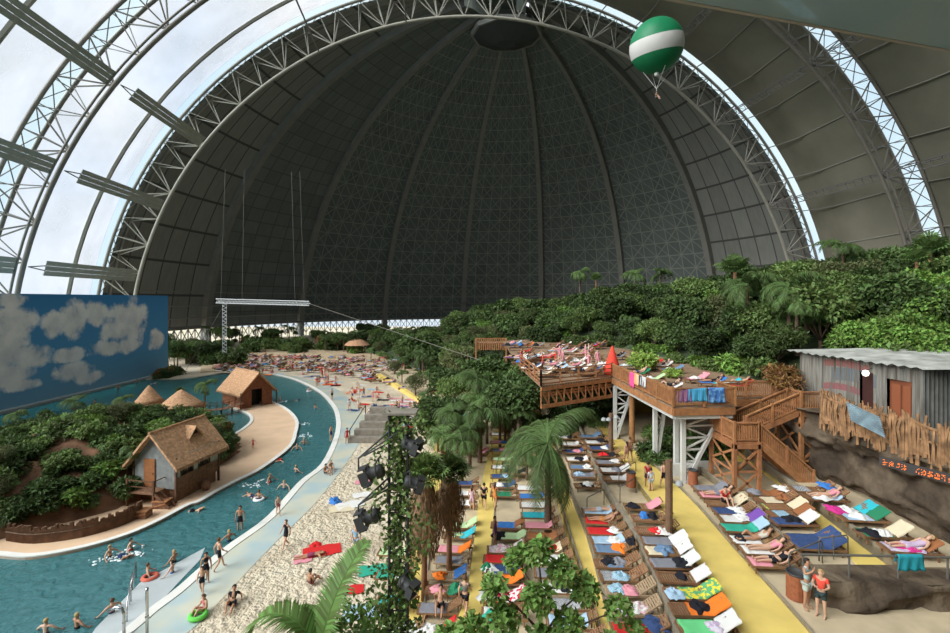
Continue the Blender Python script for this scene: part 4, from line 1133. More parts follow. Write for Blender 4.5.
MB().grid(rows).build('sheet', mat('blue_tin', (.20,.27,.30), .6, var=.35, scale=2), bs); bs.location.x -= .35
MB().tube([(0,.8,.35),(.3,.8,.5)], .02, 4).build('fixing', DARKST, bs)
# LED ticker on the rock
t = thing('led_ticker', 'dark LED ticker board with glowing orange characters on the rock wall', 'sign', PD(932,469,19.3)+V(-.75,-.2,0))
dx = V(.9,-1.0,-.12).normalized()
MB().beam(dx*-1.25, dx*1.25, .1, .38).build('case', DARKST, t)
em, nt, b = new_mat('led_orange'); b.inputs['Base Color'].default_value = (.9,.25,.05,1); b.inputs['Emission Color'].default_value = (1,.2,.03,1); b.inputs['Emission Strength'].default_value = .75
mb = MB(); r = random.Random(3); up = V(0,0,1)
for i in range(56):
    u = -1.12+i*.04
    if -.35 < u < -.12 or i % 5 == 4: continue
    for j in range(6):
        if r.random() < .5: mb.box(dx*u+up*(-.11+j*.042)+V(-.065,-.065,0), (.02,.02,.028))
mb.build('glowing_dots', em, t)

# rail on the retaining wall
t = thing('pipe_railing', 'brown pipe railing on the low rock wall behind the couple', 'railing', (12.3, YW+.6, 5.0)); o = t.location.copy()
pp = [V(12.3, YW+.6, 5.0), V(15.5, YW+.5, 5.0), V(20, YW+.3, 5.0), V(27, YW+.2, 5.0)]
mb = MB(); mb.tube([p-o+V(0,0,.78) for p in pp], .045, 6); mb.build('top_rail', RAILM, t)
for x in (12.4,14.1,15.9,17.7,19.5,21.3): MB().tube([(x-12.3,-(x-12.3)*.03,-.2),(x-12.3,-(x-12.3)*.03,.78)], .04, 6).build('post', RAILM, t)
def hoop(label, a, b, h=.95, mid=False):
    t = thing('hoop_rail', label, 'railing', tuple(a)); q = Vector(b)-Vector(a)
    MB().tube([(0,0,0),(0,0,h*.9),q*.05+V(0,0,h),q*.95+V(0,0,h),q+V(0,0,h*.9),q], .028, 6).build('hoop', RAILM, t, True)
    if mid: MB().tube([q*.5, q*.5+V(0,0,h)], .025, 5).build('post', RAILM, t)
hoop('metal hoop rail above the bin beside the couple', P(789,577,4.5), P(826,566,4.5)+V(0,.2,0), .95)
hoop('metal hoop rail crossing the narrow yellow strip at the lower right', P(826,568,4.56)+V(.1,.5,0), P(860,566,4.56)+V(0,.6,0), .95, True)
hoop('hoop rail at the gap in the lounger rows, left one', P(587,514,3.0), P(604,505,3.0), .95)
hoop('hoop rail at the gap in the lounger rows, right one', P(620,503,3.7), P(636,493,3.7), .95)
hoop('hoop rail beside the bin along the wide yellow path', P(619,487,3.7), P(638,478,3.7)+V(0,.4,0), .95)
# litter bins
BINM = mat('bin_timber', (.30,.10,.045), .6, var=.2, scale=8)
def bin_(label, p, h=.95, r=.27):
    t = thing('litter_bin', label, 'litter bin', tuple(p)); n = 16
    for_ = MB(); for_.lathe([(r*.8,0),(r,.02),(r,h*.95),(r*.92,h*.95),(r*.9,h*.6)], (0,0,0), n); for_.build('barrel', BINM, t, False)
    MB().lathe([(r*1.03,h*.93),(r*1.06,h*.96),(r*1.0,h),(r*.88,h),(r*.88,h*.9)], (0,0,0), n).build('rim', DARKST, t, True)
bin_('round brown litter bin next to the couple at the lower right', P(796,598,4.12), 1.0, .33)
bin_('brown litter bin below the stairs where the wide path meets the plants', P(693,485,4.12)); bin_('brown litter bin on the left edge of the wide yellow path', P(631,487,4.0))
# lamp posts
def lamp_post(label, p, h, heads):
    t = thing('lamp_post', label, 'lamp post', tuple(p)); MB().tube([(0,0,0),(0,0,h)], .17, 10).build('timber_pole', mat('post_timber', (.16,.09,.05), .8, var=.25, scale=3), t)
    for hx, hy, hz in heads:
        MB().tube([(0,0,hz),(hx,hy,hz+.05)], .03, 5).build('arm', RAILM, t); MB().lathe([(.05,.14),(.16,.08),(.2,-.06),(.16,-.1)], (hx,hy,hz), 10).build('lamp_head', mat('lamp_grey', (.35,.36,.36), .4), t)
lamp_post('timber lamp post standing beside the wide yellow path in the foreground', P(669,536,3.9), 3.7, [(.45,-.1,2.6)])
lamp_post('dark timber lamp post with two grey lamp heads below the far deck', P(611,452,4.0), 2.9, [(-.6,-.2,2.5),(-.35,-.6,2.6),(.3,-.3,2.7)])
# concrete planter corner by the bin
tag(MB().box((0,0,.45), (1.6,.3,.9)).box((1.6,.4,.45), (1.6,.3,.9)).build('planter_wall', STEELW), 'pale concrete planter wall at the foot of the wide white support', 'planter').location = P(690,480,4.0)+V(-.2,.4,0)
r_ = random.Random(9); t = thing('agave', 'spiky agave plants in the bed left of the timber stairs', 'plant', P(706,470,4.1)+V(0,1,0))
mb = MB()
for k in range(70):
    a = r_.uniform(0,6.28); c = V(r_.uniform(-1.2,1.4), r_.uniform(-.6,.8), 0); add_leaf(mb, c, V(math.cos(a)*.8, math.sin(a)*.8, r_.uniform(.4,1.2)).normalized(), V(0,0,1)-V(math.cos(a),math.sin(a),0)*.5, r_.uniform(.7,1.2), .09)
mb.build('leaf_rosette', LFB, t); 

# ---------------------------------------------------------------- huts on the island
def gable_roof(parent, L, Wd, ez, rz, over=.5, th=.22, m=None, seed=1):
    """ridge along local x; eave height ez, ridge height rz"""
    m = m or THATCH; r = random.Random(seed)
    for s in (-1, 1):
        mb = MB(); rows = []
        for i in range(25):
            x = -L/2-over+(L+2*over)*i/24; row = []
            for j in range(9):
                v = j/8; y = s*(Wd/2+over)*v; z = rz-(rz-ez)*v*(Wd/2+over)/(Wd/2)+.05*noise.noise(V(x*2,y*2,seed)); row.append(V(x,y,z+.0))
            rows.append(row)
        mb.grid(rows); rows2 = [[p-V(0,0,th) for p in row] for row in rows]; mb.grid(rows2)
        mb.grid([[a[-1], b[-1]] for a, b in zip(rows, rows2)]); mb.grid([rows[0], rows2[0]]); mb.grid([rows[-1], rows2[-1]])
        sl = mb.build('roof_slope', m, parent, True)
        fr = MB()
        for i in range(int(L*60)):      # ragged eave
            x = r.uniform(-L/2-over, L/2+over); y = s*(Wd/2+over); z = ez-(rz-ez)*over/(Wd/2)-.02; a = V(x, y*r.uniform(.97,1.0), z+.05); d = V(r.uniform(-.2,.2), s*.4, -1).normalized()
            add_leaf(fr, a, d, V(0,s,.4).normalized(), r.uniform(.15,.42), .05)
        fr.build('thatch_fringe', m, sl)
    rd = MB().tube([(-L/2-over,0,rz), (L/2+over,0,rz)], .1, 6).build('ridge_cap', m, parent)
# hut on stilts, right end of the mound
PLK = mat('hut_planks', (.20,.105,.06), .8, var=.35, scale=4); PAINT = mat('faded_paint', (.40,.42,.36), .8, var=.15, scale=3); GRW = mat('grey_planks', (.22,.23,.22), .85, var=.2, scale=3)
A0 = P(176,503,.15); u = V(.17,.985,0); v = V(-.985,.17,0); Lh = 4.4; Wh = 3.6
cen = A0+u*Lh/2+v*Wh/2; rz = math.atan2(u.y, u.x)
t = thing('stilt_hut', 'thatched stilt hut with a porch at the right end of the island mound', 'hut', (cen.x, cen.y, .15), rz)
fz = 1.0; ez = 3.35; rzz = 5.3
gable_roof(t, Lh, Wh, ez, rzz, .55, seed=3)
# local: x along the ridge (away from viewer), -y is the lagoon side, +y the mound side
MB().box((0,0,fz/2), (Lh-.3,Wh-.3,fz)).build('base_skirt', PLK, t)
for y in (-Wh/2+.05, Wh/2-.05):
    MB().box((0,y,1.35), (Lh,.1,.7+.35)).build('lower_wall', PLK, t)
mb = MB()
for x0, x1 in ((-Lh/2,-1.75),(-.55,-.05),(1.2,Lh/2)): mb.box(((x0+x1)/2,-Wh/2+.05,2.5), (x1-x0,.1,1.5))
mb.box((0,-Wh/2+.05,3.25), (Lh,.1,.25)); mb.build('upper_wall', PAINT, t)
MB().box((0,Wh/2-.05,2.5), (Lh,.1,1.6)).build('rear_wall', PAINT, t)
for x in (-1.15,.6):
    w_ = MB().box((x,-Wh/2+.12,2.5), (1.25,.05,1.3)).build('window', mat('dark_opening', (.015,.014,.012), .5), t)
    MB().box((x,-Wh/2,2.5), (.06,.08,1.35)).box((x-.6,-Wh/2,2.5), (.07,.08,1.4)).box((x+.6,-Wh/2,2.5), (.07,.08,1.4)).box((x,-Wh/2,1.85), (1.3,.1,.08)).build('window_frame', WOODD, w_)
mb = MB(); n0 = 0
mb.v += [(-Lh/2,-Wh/2,1), (-Lh/2,Wh/2,1), (-Lh/2,Wh/2,ez), (-Lh/2,0,rzz-.2), (-Lh/2,-Wh/2,ez)]; mb.f.append((0,1,2,3,4)); mb.build('gable_wall', GRW, t); mb = MB(); mb.v += [(Lh/2,-Wh/2,1), (Lh/2,Wh/2,1), (Lh/2,Wh/2,ez), (Lh/2,0,rzz-.2), (Lh/2,-Wh/2,ez)]; mb.f.append((0,1,2,3,4))
mb.build('gable_wall', GRW, t)
dr = MB().box((-Lh/2-.05,.45,2.15), (.08,.95,2.1)).build('door', mat('hut_door', (.30,.12,.045), .7, var=.2, scale=4), t); MB().box((-Lh/2-.1,.12,2.1), (.05,.05,.12)).build('handle', DARKST, dr)
MB().box((-Lh/2-.55,.3,1.02), (1.1,2.4,.1)).build('porch_floor', PLK, t)
for x, y in ((-Lh/2-1.0,-.85),(-Lh/2-1.0,1.4),(-Lh/2,-Wh/2),(Lh/2,-Wh/2),(Lh/2-.0,Wh/2)): MB().beam((x,y,-.1), (x,y,2.0 if x < -Lh/2-.5 else ez), .14).build('post', WOODD, t)
MB().beam((-Lh/2-1.0,-.85,1.9), (-Lh/2-1.0,1.4,1.9), .07).beam((-Lh/2-1.0,-.85,1.45), (-Lh/2-1.0,1.4,1.45), .05).beam((-Lh/2-1.0,-.85,1.9), (-Lh/2,-.85,1.9), .06).build('porch_rail', WOODD, t)
MB().beam((-Lh/2-.5,-.9,1.0), (-Lh/2-.5,-2.2,.05), .08, .2).beam((-Lh/2-1.0,-.9,1.0), (-Lh/2-1.0,-2.2,.05), .08, .2).build('step_stringer', WOODD, t)
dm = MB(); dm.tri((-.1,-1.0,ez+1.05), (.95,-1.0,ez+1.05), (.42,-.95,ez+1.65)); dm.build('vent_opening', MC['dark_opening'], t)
dm = MB(); 
for s in (0, 1):
    a = V(-.3 if s == 0 else 1.15, -1.25, ez+.85); b = V(.42,-1.25,ez+1.72); c = V(.42,-.2,ez+1.75); d = V(-.3 if s == 0 else 1.15,-.95,ez+1.0); dm.quad(a, b, c, d); dm.quad(a-V(0,0,.1), b-V(0,0,.1), c-V(0,0,.1), d-V(0,0,.1)); dm.quad(a, b, b-V(0,0,.1), a-V(0,0,.1))
dm.build('dormer', THATCH, t)
def clutter(label, p, kind):
    t = thing(kind, label, kind.split('_')[-1], tuple(p))
    if kind == 'clay_jar': MB().lathe([(.15,0),(.3,.2),(.34,.45),(.2,.7),(.24,.8)], (0,0,0), 12).build('body', mat('clay', (.25,.13,.08), .7), t, True); MB().lathe([(.25,.78),(.27,.82),(.2,.84)], (0,0,0), 12).build('rim', mat('clay_rim', (.18,.09,.06), .7), t)
    else: MB().box((0,0,.25), (1.0,.7,.5)).build('crate_body', PLK, t); MB().box((0,0,.52), (1.1,.8,.06)).beam((-.5,-.37,.1), (.5,-.37,.4), .08).build('lid', WOODL, t)
clutter('clay jar beside the lagoon wall of the stilt hut', P(206,490,.15)+V(0,0,0), 'clay_jar')
clutter('wooden crate in front of the stilt hut porch', P(142,517,.15), 'wooden_crate'); clutter('wooden crate under the stilt hut porch steps', P(162,507,.15), 'wooden_crate')
# timber palisade along the foot of the mound
t = thing('palisade', 'low dark timber palisade along the foot of the island mound', 'palisade', P(60,543,.15)); o = t.location.copy(); mb = MB()
pl_ = resample(px_line([(6,541),(34,544),(80,538),(118,527),(140,517)], .15), 120)
for p in pl_: mb.tube([p-o+V(0,.1,-.1), p-o+V(0,.1,R_.uniform(.7,1.1))], .1, 5)
mb.build('log_row', WOODD, t); MB().tube([p-o+V(0,-.02,.6) for p in pl_[::6]], .04, 4).build('rope', BARK, t)
# boat hut
F0 = P(242,409,.15); G0 = P(272,403.5,.15); v = (G0-F0); Wd = v.length; v.normalize(); u = V(-v.y, v.x, 0); Lb = 6.2
cen = F0+v*Wd/2+u*Lb/2
t = thing('boat_hut', 'brown plank hut with a thatched gable roof on the sandy end of the island', 'hut', (cen.x, cen.y, .15), math.atan2(u.y, u.x))
gable_roof(t, Lb, Wd, 2.6, 4.9, .6, seed=5)
RPL = mat('red_planks', (.26,.095,.045), .75, var=.25, scale=3)
# local -x faces the sand
mb = MB(); h = 2.6
MB().box((-Lb/2, -Wd/2+.75, 1.3), (.1,1.5,2.6)).build('front_wall', RPL, t); MB().box((-Lb/2, Wd/2-.65, 1.3), (.1,1.3,2.6)).build('front_wall', RPL, t)
mb = MB(); mb.v += [(-Lb/2,-Wd/2,2.5), (-Lb/2,Wd/2,2.5), (-Lb/2,0,4.8)]; mb.f.append((0,1,2)); mb.build('gable', RPL, t)
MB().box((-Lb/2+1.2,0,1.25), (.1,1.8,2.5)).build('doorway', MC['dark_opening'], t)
MB().box((0,Wd/2-.05,1.3), (Lb,.1,2.6)).box((0,-Wd/2+.05,1.3), (Lb,.1,2.6)).box((Lb/2,0,1.3), (.1,Wd,2.6)).build('side_wall', RPL, t)
for y in (-Wd/2-.4, Wd/2+.4): MB().beam((-Lb/2-.5,y,0), (-Lb/2-.5,y,2.3), .14).build('post', WOODD, t)
# cone huts
def cone_hut(label, p, r, zb, h, wall, seed):
    t = thing('cone_hut', label, 'hut', (p.x, p.y, zb)); rr = random.Random(seed); mb = MB()
    prof = [(r*1.08, 0), (r*.8, h*.22), (r*.45, h*.6), (r*.15, h*.9), (.04, h)]; mb.lathe(prof, (0,0,wall), 18); rf = mb.build('thatched_cone', THATCH, t, True)
    fr = MB()
    for k in range(260): a = rr.uniform(0,6.28); add_leaf(fr, V(math.cos(a)*r*1.06, math.sin(a)*r*1.06, wall+.08), V(math.cos(a)*.3, math.sin(a)*.3, -1).normalized(), V(math.cos(a), math.sin(a), .3), rr.uniform(.25,.55), .07)
    fr.build('thatch_fringe', THATCH, rf); MB().lathe([(r*.82,-1.5),(r*.82,wall)], (0,0,0), 16).build('round_wall', PLK, t)
    for k in range(6): a = k*PI/3+.3; MB().beam((math.cos(a)*r*.95, math.sin(a)*r*.95, -1), (math.cos(a)*r*.95, math.sin(a)*r*.95, wall+.1), .12).build('post', WOODD, t)
q = PD(181,407,52); cone_hut('larger thatched cone hut behind the ivy covered mound', q, 2.35, q.z-.9, 1.9, 1.0, 2)
q = PD(149,402,54); cone_hut('smaller pointed thatched cone hut left of the larger cone', q, 1.5, q.z-.6, 2.0, .6, 3)
# rope bridge and jetty
def footbridge(label, a, b, w_=1.2):
    t = thing('footbridge', label, 'bridge', tuple(a)); q = Vector(b)-Vector(a); n = 26; d = q.normalized(); s = V(-d.y, d.x, 0)*w_/2; mb = MB(); pts = []
    for i in range(n+1): x = i/n; pts.append(q*x+V(0,0,-.35*math.sin(PI*x)))
    for p in pts: mb.box(p, (.22, w_, .05), math.atan2(d.y, d.x))
    mb.build('plank_row', PLK, t); mb = MB()
    for k in (-1, 1):
        mb.tube([p+s*k+V(0,0,.9) for p in pts], .03, 4).tube([p+s*k+V(0,0,.5) for p in pts], .025, 4)
        for p in pts[::4]: mb.beam(p+s*k-V(0,0,.05), p+s*k+V(0,0,.95), .05)
    mb.build('rope_rail', WOODD, t)
    for p in (pts[6], pts[13], pts[20]): MB().beam(p-V(0,0,.1), p-V(0,0,2.4), .16).build('pile', WOODD, t)
footbridge('rope footbridge crossing the small bay to the boat hut', P(200,410,1.3), P(241,403,1.1))
footbridge('wooden footbridge at the far left of the lagoon', P(-40,445,1.1), P(34,432,1.1))

# ---------------------------------------------------------------- beach platform, light tower, showers
t = thing('lookout_steps', 'weathered wooden block of steps with a small railing on the beach', 'steps', P(372,442,.15)); c = mat('grey_wood', (.24,.21,.17), .85, var=.25, scale=2)
for k in range(5): MB().box((-.2+k*.22, k*.7, .3+k*.32), (4.4-k*.35, .9, .6+k*.6)).build('step', c, t)
mb = MB(); 
for x in (-2.3, 2.2): mb.beam((x,-.3,0), (x,-.3,1.4), .09).beam((x,-.3,1.4), (x*.85+.5,3.2,3.2), .07).beam((x*.85+.5,3.2,1.4), (x*.85+.5,3.2,3.2), .09)
mb.build('railing', DARKST, t)
t = thing('spotlight_tower', 'vine covered steel spotlight tower left of centre in the foreground', 'tower', V((398-475)*10.4/F, 10.4, 1.1)); H = 11.7
pk = []
for x, y in ((-.2,0),(.22,0),(0,.35)): MB().tube([(x,y,0),(x,y,H)], .035, 6).build('upright', DARKST, t)
mb = MB()
for k in range(26):
    z = k*H/26; s = 1 if k % 2 else -1; mb.tube([(-.2*s,0,z),(.22*s,0,z+H/26)], .016, 4).tube([(-.2,0,z),(0,.35,z+H/26)], .014, 4).tube([(.22,0,z),(0,.35,z+H/26)], .014, 4).tube([(-.2,0,z),(.22,0,z)], .014, 4)
mb.build('lacing', DARKST, t)
mb = MB()
for z in (H-.95, H-2.0): mb.tube([(-.2,0,z+.55),(-.85,-.2,z),(-.85,-.2,z-.3)], .022, 5).tube([(.2,0,z+.5),(-.8,.1,z-.05)], .02, 5).tube([(-.85,-.2,z),(.3,-.1,z+.75)], .018, 5)
mb.build('bracket_arm', DARKST, t)
MB().box((.05,.1,H+.02), (.75,.5,.05)).build('top_plate', c, t)
vine = MB(); rr = random.Random(8)
for k in range(4200):
    z = H*rr.random()**.8; a = rr.uniform(0,6.28); q = rr.uniform(.08,.55)*(1+.6*math.sin(z*2.3+a)); d = rv(rr); add_leaf(vine, V(q*math.cos(a), q*math.sin(a)+.1, z), d, rv(rr), rr.uniform(.09,.17), .09)
vine.build('climbing_vine', LF2, t)
def spotlight(label, p, az, el, s=1.0):
    t = thing('spotlight', label, 'spotlight', tuple(p), az); M = Matrix.Rotation(el, 4, 'Y')
    mb = MB(); mb.lathe([(.14,-.22),(.2,-.18),(.22,.0),(.2,.22),(.24,.24)], (0,0,0), 14); mb.v = [tuple(M @ (Matrix.Rotation(PI/2,4,'Y') @ Vector(q)*s)) for q in mb.v]; mb.build('lamp_housing', DARKST, t, True)
    mb = MB()
    for q in ((.38,0,.27),(.38,0,-.27)): mb.box(M @ Vector(q)*s, (.26*s,.44*s,.02), M=M)
    for q in ((.38,.27,0),(.38,-.27,0)): mb.box(M @ Vector(q)*s, (.26*s,.02,.4*s), M=M)
    mb.build('barn_door', DARKST, t); MB().tube([(0,.26*s,0),(0,.26*s,.35*s),(0,-.26*s,.35*s),(0,-.26*s,0)], .02, 4).build('yoke', DARKST, t)
for px, py, az, lb in ((377,472,PI,'upper black spotlight with barn doors hanging left of the vine tower'), (373,516,PI,'lower black spotlight with barn doors hanging left of the vine tower'), (408,443,-.3,'black spotlight high on the right of the vine tower'), (410,482,.2,'black spotlight right of the vine tower at mid height'), (405,583,-.5,'black spotlight low on the vine tower')):
    spotlight(lb, PD(px,py,10.2), az, .35, .72 if px < 400 else .6)
# showers and pool rails
def shower(label, px, ptop, Y, hook):
    b = V((px-475)*Y/F, Y, .17); zt = CH-(ptop-HY)*Y/F-.17; t = thing('shower_post', label, 'shower', tuple(b))
    pts = [(0,0,0),(0,0,zt-.15),(0,0,zt)] if not hook else [(0,0,0),(0,0,zt-.3),(-.1,0,zt-.05),(-.35,0,zt),(-.75,0,zt-.2)]
    MB().tube(pts, .065, 10).build('column', CHROME, t, True); MB().lathe([(.12,0),(.12,.03)], (0,0,0), 10).build('foot_plate', CHROME, t)
    MB().lathe([(.075,zt*.45),(.085,zt*.47),(.075,zt*.5)], (0,0,0), 10).build('push_button', CHROME, t)
shower('straight steel shower post at the bottom left by the pool kerb', 147, 588, 20.2, False); shower('hooked steel post at the bottom left corner of the ramp', 124, 607, 20.6, True)
def ladder_rail(label, a, b, h=.9):
    t = thing('ramp_handrail', label, 'handrail', tuple(a)); q = Vector(b)-Vector(a); MB().tube([(0,0,0),(0,0,h),q+V(0,0,h),q], .03, 6).build('tube', CHROME, t, True); MB().tube([q*.5,q*.5+V(0,0,h)], .025, 5).build('mid_post', CHROME, t)
ladder_rail('steel handrail on the left edge of the submerged ramp', P(127,622,0), P(132,590,0)); ladder_rail('steel handrail just right of the other ramp handrail', P(131,602,0), P(136,578,0))

# ---------------------------------------------------------------- balloon and suspended truss
bc = PD(656.5,46,70); t = thing('captive_balloon', 'green and white banded balloon floating high under the roof', 'balloon', tuple(bc)); Rb = 3.95
gr = mat('balloon_green', (.01,.19,.075), .45, var=.08, scale=.5); wh = mat('balloon_white', (.62,.60,.56), .6, var=.04, scale=.5)
tilt = Matrix.Rotation(-.18, 4, 'Y') @ Matrix.Rotation(.22, 4, 'X')
def zone(a0, a1, m, nm):
    mb = MB(); rows = []
    for i in range(13):
        e = a0+(a1-a0)*i/12; rows.append([tilt @ V(Rb*math.cos(e)*math.cos(k*PI/24)*(1+.006*math.cos(k*PI*2)), Rb*math.cos(e)*math.sin(k*PI/24), Rb*math.sin(e)) for k in range(49)])
    mb.grid(rows); return mb.build(nm, m, t, True)
zone(.22, PI/2, gr, 'upper_envelope'); zone(-.34, .22, wh, 'white_band'); zone(-PI/2, -.34, gr, 'lower_envelope')
MB().lathe([(.3,-4.6),(.35,-4.2),(.2,-4.1)], (0,0,0), 10).build('valve_ring', STEELW, t)
mb = MB()
for a in range(4): mb.tube([tilt @ V(2.4*math.cos(a*PI/2), 2.4*math.sin(a*PI/2), -3.4), V(0,0,-6.6)], .03, 4)
mb.tube([(0,0,-6.6),(0,0,-7.0)], .04, 4); mb.build('rigging', STEELW, t)
TR = mat('white_truss', (.62,.63,.62), .5)
a = PD(216,301,90); b = PD(309,303.5,90); t = thing('suspended_truss', 'long white lattice truss hanging in front of the dome at the left', 'truss', tuple(a)); q = b-a
MB().tube([(0,0,.4),q+V(0,0,.4)], .12, 5).tube([(0,0,-.4),q+V(0,0,-.4)], .12, 5).tube([(0,.7,0),q+V(0,.7,0)], .12, 5).build('chord', TR, t)
mb = MB()
for k in range(26):
    x = q*(k/26); y = q*((k+1)/26); mb.tube([x+V(0,0,-.4), (x+y)/2+V(0,0,.4), y+V(0,0,-.4)], .07, 4).tube([x+V(0,0,-.4), (x+y)/2+V(0,.7,0), y+V(0,0,.4)], .06, 4)
mb.build('web', TR, t)
mb = MB()
for f in (.05,.28,.85,.95): mb.tube([q*f, q*f+V((.5-f)*2,0,26)], .03, 4)
mb.tube([q, PD(480,360,50)-a], .04, 4).tube([V(2,0,0), PD(185,372,95)-a], .04, 4); mb.build('suspension_cable', STEEL, t)
t = thing('rope_ladder', 'white zigzag rope ladder hanging from the left end of the suspended truss', 'ladder', tuple(PD(224.5,304,90))); mb = MB(); zz = 9.6; n = 26
for s in (-.4,.4): mb.tube([(s,0,0),(s,0,-zz)], .035, 4)
mb.build('side_rope', TR, t); mb = MB()
for k in range(n): mb.tube([(-.4 if k % 2 else .4,0,-zz*k/n),(.4 if k % 2 else -.4,0,-zz*(k+1)/n)], .06, 4)
mb.build('rung', TR, t)
# canopy edge over the viewpoint
gm = glass_mat('tinted_canopy', (.30,.42,.45), .5)
t = thing('glass_canopy', 'tinted glass canopy reaching into the top right corner', 'canopy', (0,0,CH+3.0))
a = PD(660,-6,3*F/306.0); b = PD(950,51,3*F/249.0); c_ = PD(1300,118,3*F/182.0)
o = t.location; rows = [[a-o, (a-o)+V(0,-6,0)], [b-o, V(b.x+1,-1,0)], [c_-o, V(c_.x+3,-1,0)]]
mb = MB(); mb.prism([(a.x-1.2,a.y-.25),(b.x,b.y),(c_.x,c_.y),(c_.x+6,-2),(-1,-2)], 0, .04); mb.build('glass_pane', gm, t)
mb = MB(); mb.beam(V(a.x-1.2,a.y-.25,.02), V(b.x,b.y,.02), .04, .05).beam(V(b.x,b.y,.02), V(c_.x,c_.y,.02), .04, .05); mb.build('edge_profile', STEEL, t)
t = thing('beach_kiosk', 'far round thatched kiosk at the edge of the grove', 'kiosk', P(357,352.5,.4)); MB().lathe([(3.6,2.2),(2.4,3.2),(.1,4.6)], (0,0,0), 14).build('thatched_roof', mat('pale_thatch', (.5,.28,.16), .9), t)
for k in range(6): MB().beam((3*math.cos(k),3*math.sin(k),0),(3*math.cos(k),3*math.sin(k),2.4), .16).build('post', WOODD, t)
MB().lathe([(1.8,0),(1.8,1.1)], (0,0,0), 12).build('counter', RPL, t)
# ---------------------------------------------------------------- people
SKINS = [mat('skin_fair', (.56,.33,.22), .6), mat('skin_tan', (.42,.22,.13), .6), mat('skin_light', (.62,.40,.29), .6)]
HAIR = {'dark': mat('hair_dark', (.03,.02,.015), .6), 'brown': mat('hair_brown', (.10,.05,.025), .6), 'blond': mat('hair_blond', (.40,.28,.12), .6)}
def cloth(c): return mat('cloth_%02d%02d%02d' % tuple(int(x*99) for x in c), c, .9, spec=.1)
RADII = dict(pel=.125, bel=.115, che=.13, nec=.055, hea=.095, top=.075, shL=.065, shR=.065, elL=.045, elR=.045, wrL=.03, wrR=.03, haL=.034, haR=.034, hiL=.095, hiR=.095, knL=.062, knR=.062, anL=.04, anR=.04, toL=.035, toR=.035)
EDG = [('pel','bel'),('bel','che'),('che','nec'),('nec','hea'),('hea','top'),('che','shL'),('che','shR'),('shL','elL'),('shR','elR'),('elL','wrL'),('elR','wrR'),('wrL','haL'),('wrR','haR'),('pel','hiL'),('pel','hiR'),('hiL','knL'),('hiR','knR'),('knL','anL'),('knR','anR'),('anL','toL'),('anR','toR')]
def S_(**k): return {a: Vector(b) for a, b in k.items()}
# the figure faces -y, its left is +x
STAND = S_(pel=(0,0,.96), bel=(0,0,1.12), che=(0,.01,1.34), nec=(0,.01,1.50), hea=(0,-.015,1.62), top=(0,0,1.69), shL=(.17,.01,1.43), shR=(-.17,.01,1.43), elL=(.24,.03,1.15), elR=(-.24,.03,1.15), wrL=(.26,-.04,.90), wrR=(-.26,-.04,.90), haL=(.26,-.07,.82), haR=(-.26,-.07,.82),
    hiL=(.09,0,.88), hiR=(-.09,0,.88), knL=(.11,-.01,.48), knR=(-.11,-.01,.48), anL=(.12,.03,.08), anR=(-.12,.03,.08), toL=(.13,-.13,.035), toR=(-.13,-.13,.035))
def pose(base, **k):
    d = {a: b.copy() for a, b in base.items()}
    for a, b in k.items(): d[a] = Vector(b)
    return d
WALK = pose(STAND, knL=(.1,-.18,.52), anL=(.1,-.28,.1), toL=(.1,-.44,.06), knR=(-.1,.02,.48), anR=(-.1,.3,.12), toR=(-.1,.2,.03), elL=(.23,.16,1.18), wrL=(.23,.12,.93), haL=(.23,.09,.85), elR=(-.23,-.08,1.16), wrR=(-.22,-.25,1.0), haR=(-.2,-.32,.96))
HOLD = pose(STAND, elL=(.25,-.02,1.17), wrL=(.16,-.26,1.15), haL=(.1,-.33,1.17), elR=(-.25,-.02,1.17), wrR=(-.14,-.27,1.2), haR=(-.08,-.33,1.22), hea=(0,-.04,1.61))
DRINK = pose(STAND, elR=(-.33,-.10,1.33), wrR=(-.24,-.28,1.5), haR=(-.2,-.3,1.57))
SIT = pose(STAND, pel=(0,.1,.13), bel=(0,.12,.29), che=(0,.08,.50), nec=(0,.06,.66), hea=(0,.02,.78), top=(0,.03,.85), shL=(.17,.07,.59), shR=(-.17,.07,.59), elL=(.25,.0,.34), elR=(-.25,.0,.34), wrL=(.16,-.22,.36), wrR=(-.16,-.22,.36), haL=(.12,-.28,.38), haR=(-.12,-.28,.38),
    hiL=(.1,.04,.13), hiR=(-.1,.04,.13), knL=(.14,-.32,.42), knR=(-.14,-.32,.42), anL=(.12,-.52,.09), anR=(-.12,-.52,.09), toL=(.12,-.68,.05), toR=(-.12,-.68,.05))
SEAT = pose(SIT, hiL=(.1,.0,.13), knL=(.14,-.4,.12), knR=(-.14,-.4,.12), anL=(.13,-.45,-.26), anR=(-.13,-.45,-.26), toL=(.13,-.6,-.3), toR=(-.13,-.6,-.3))
LEAN = pose(SIT, che=(0,.24,.44), nec=(0,.32,.58), hea=(0,.35,.70), top=(0,.36,.77), bel=(0,.18,.27), shL=(.17,.28,.52), shR=(-.17,.28,.52), elL=(.3,.45,.28), elR=(-.3,.45,.28), wrL=(.3,.55,.06), wrR=(-.3,.55,.06), haL=(.3,.48,.03), haR=(-.3,.48,.03), knL=(.14,-.4,.2), anL=(.14,-.78,.08), toL=(.14,-.86,.16))
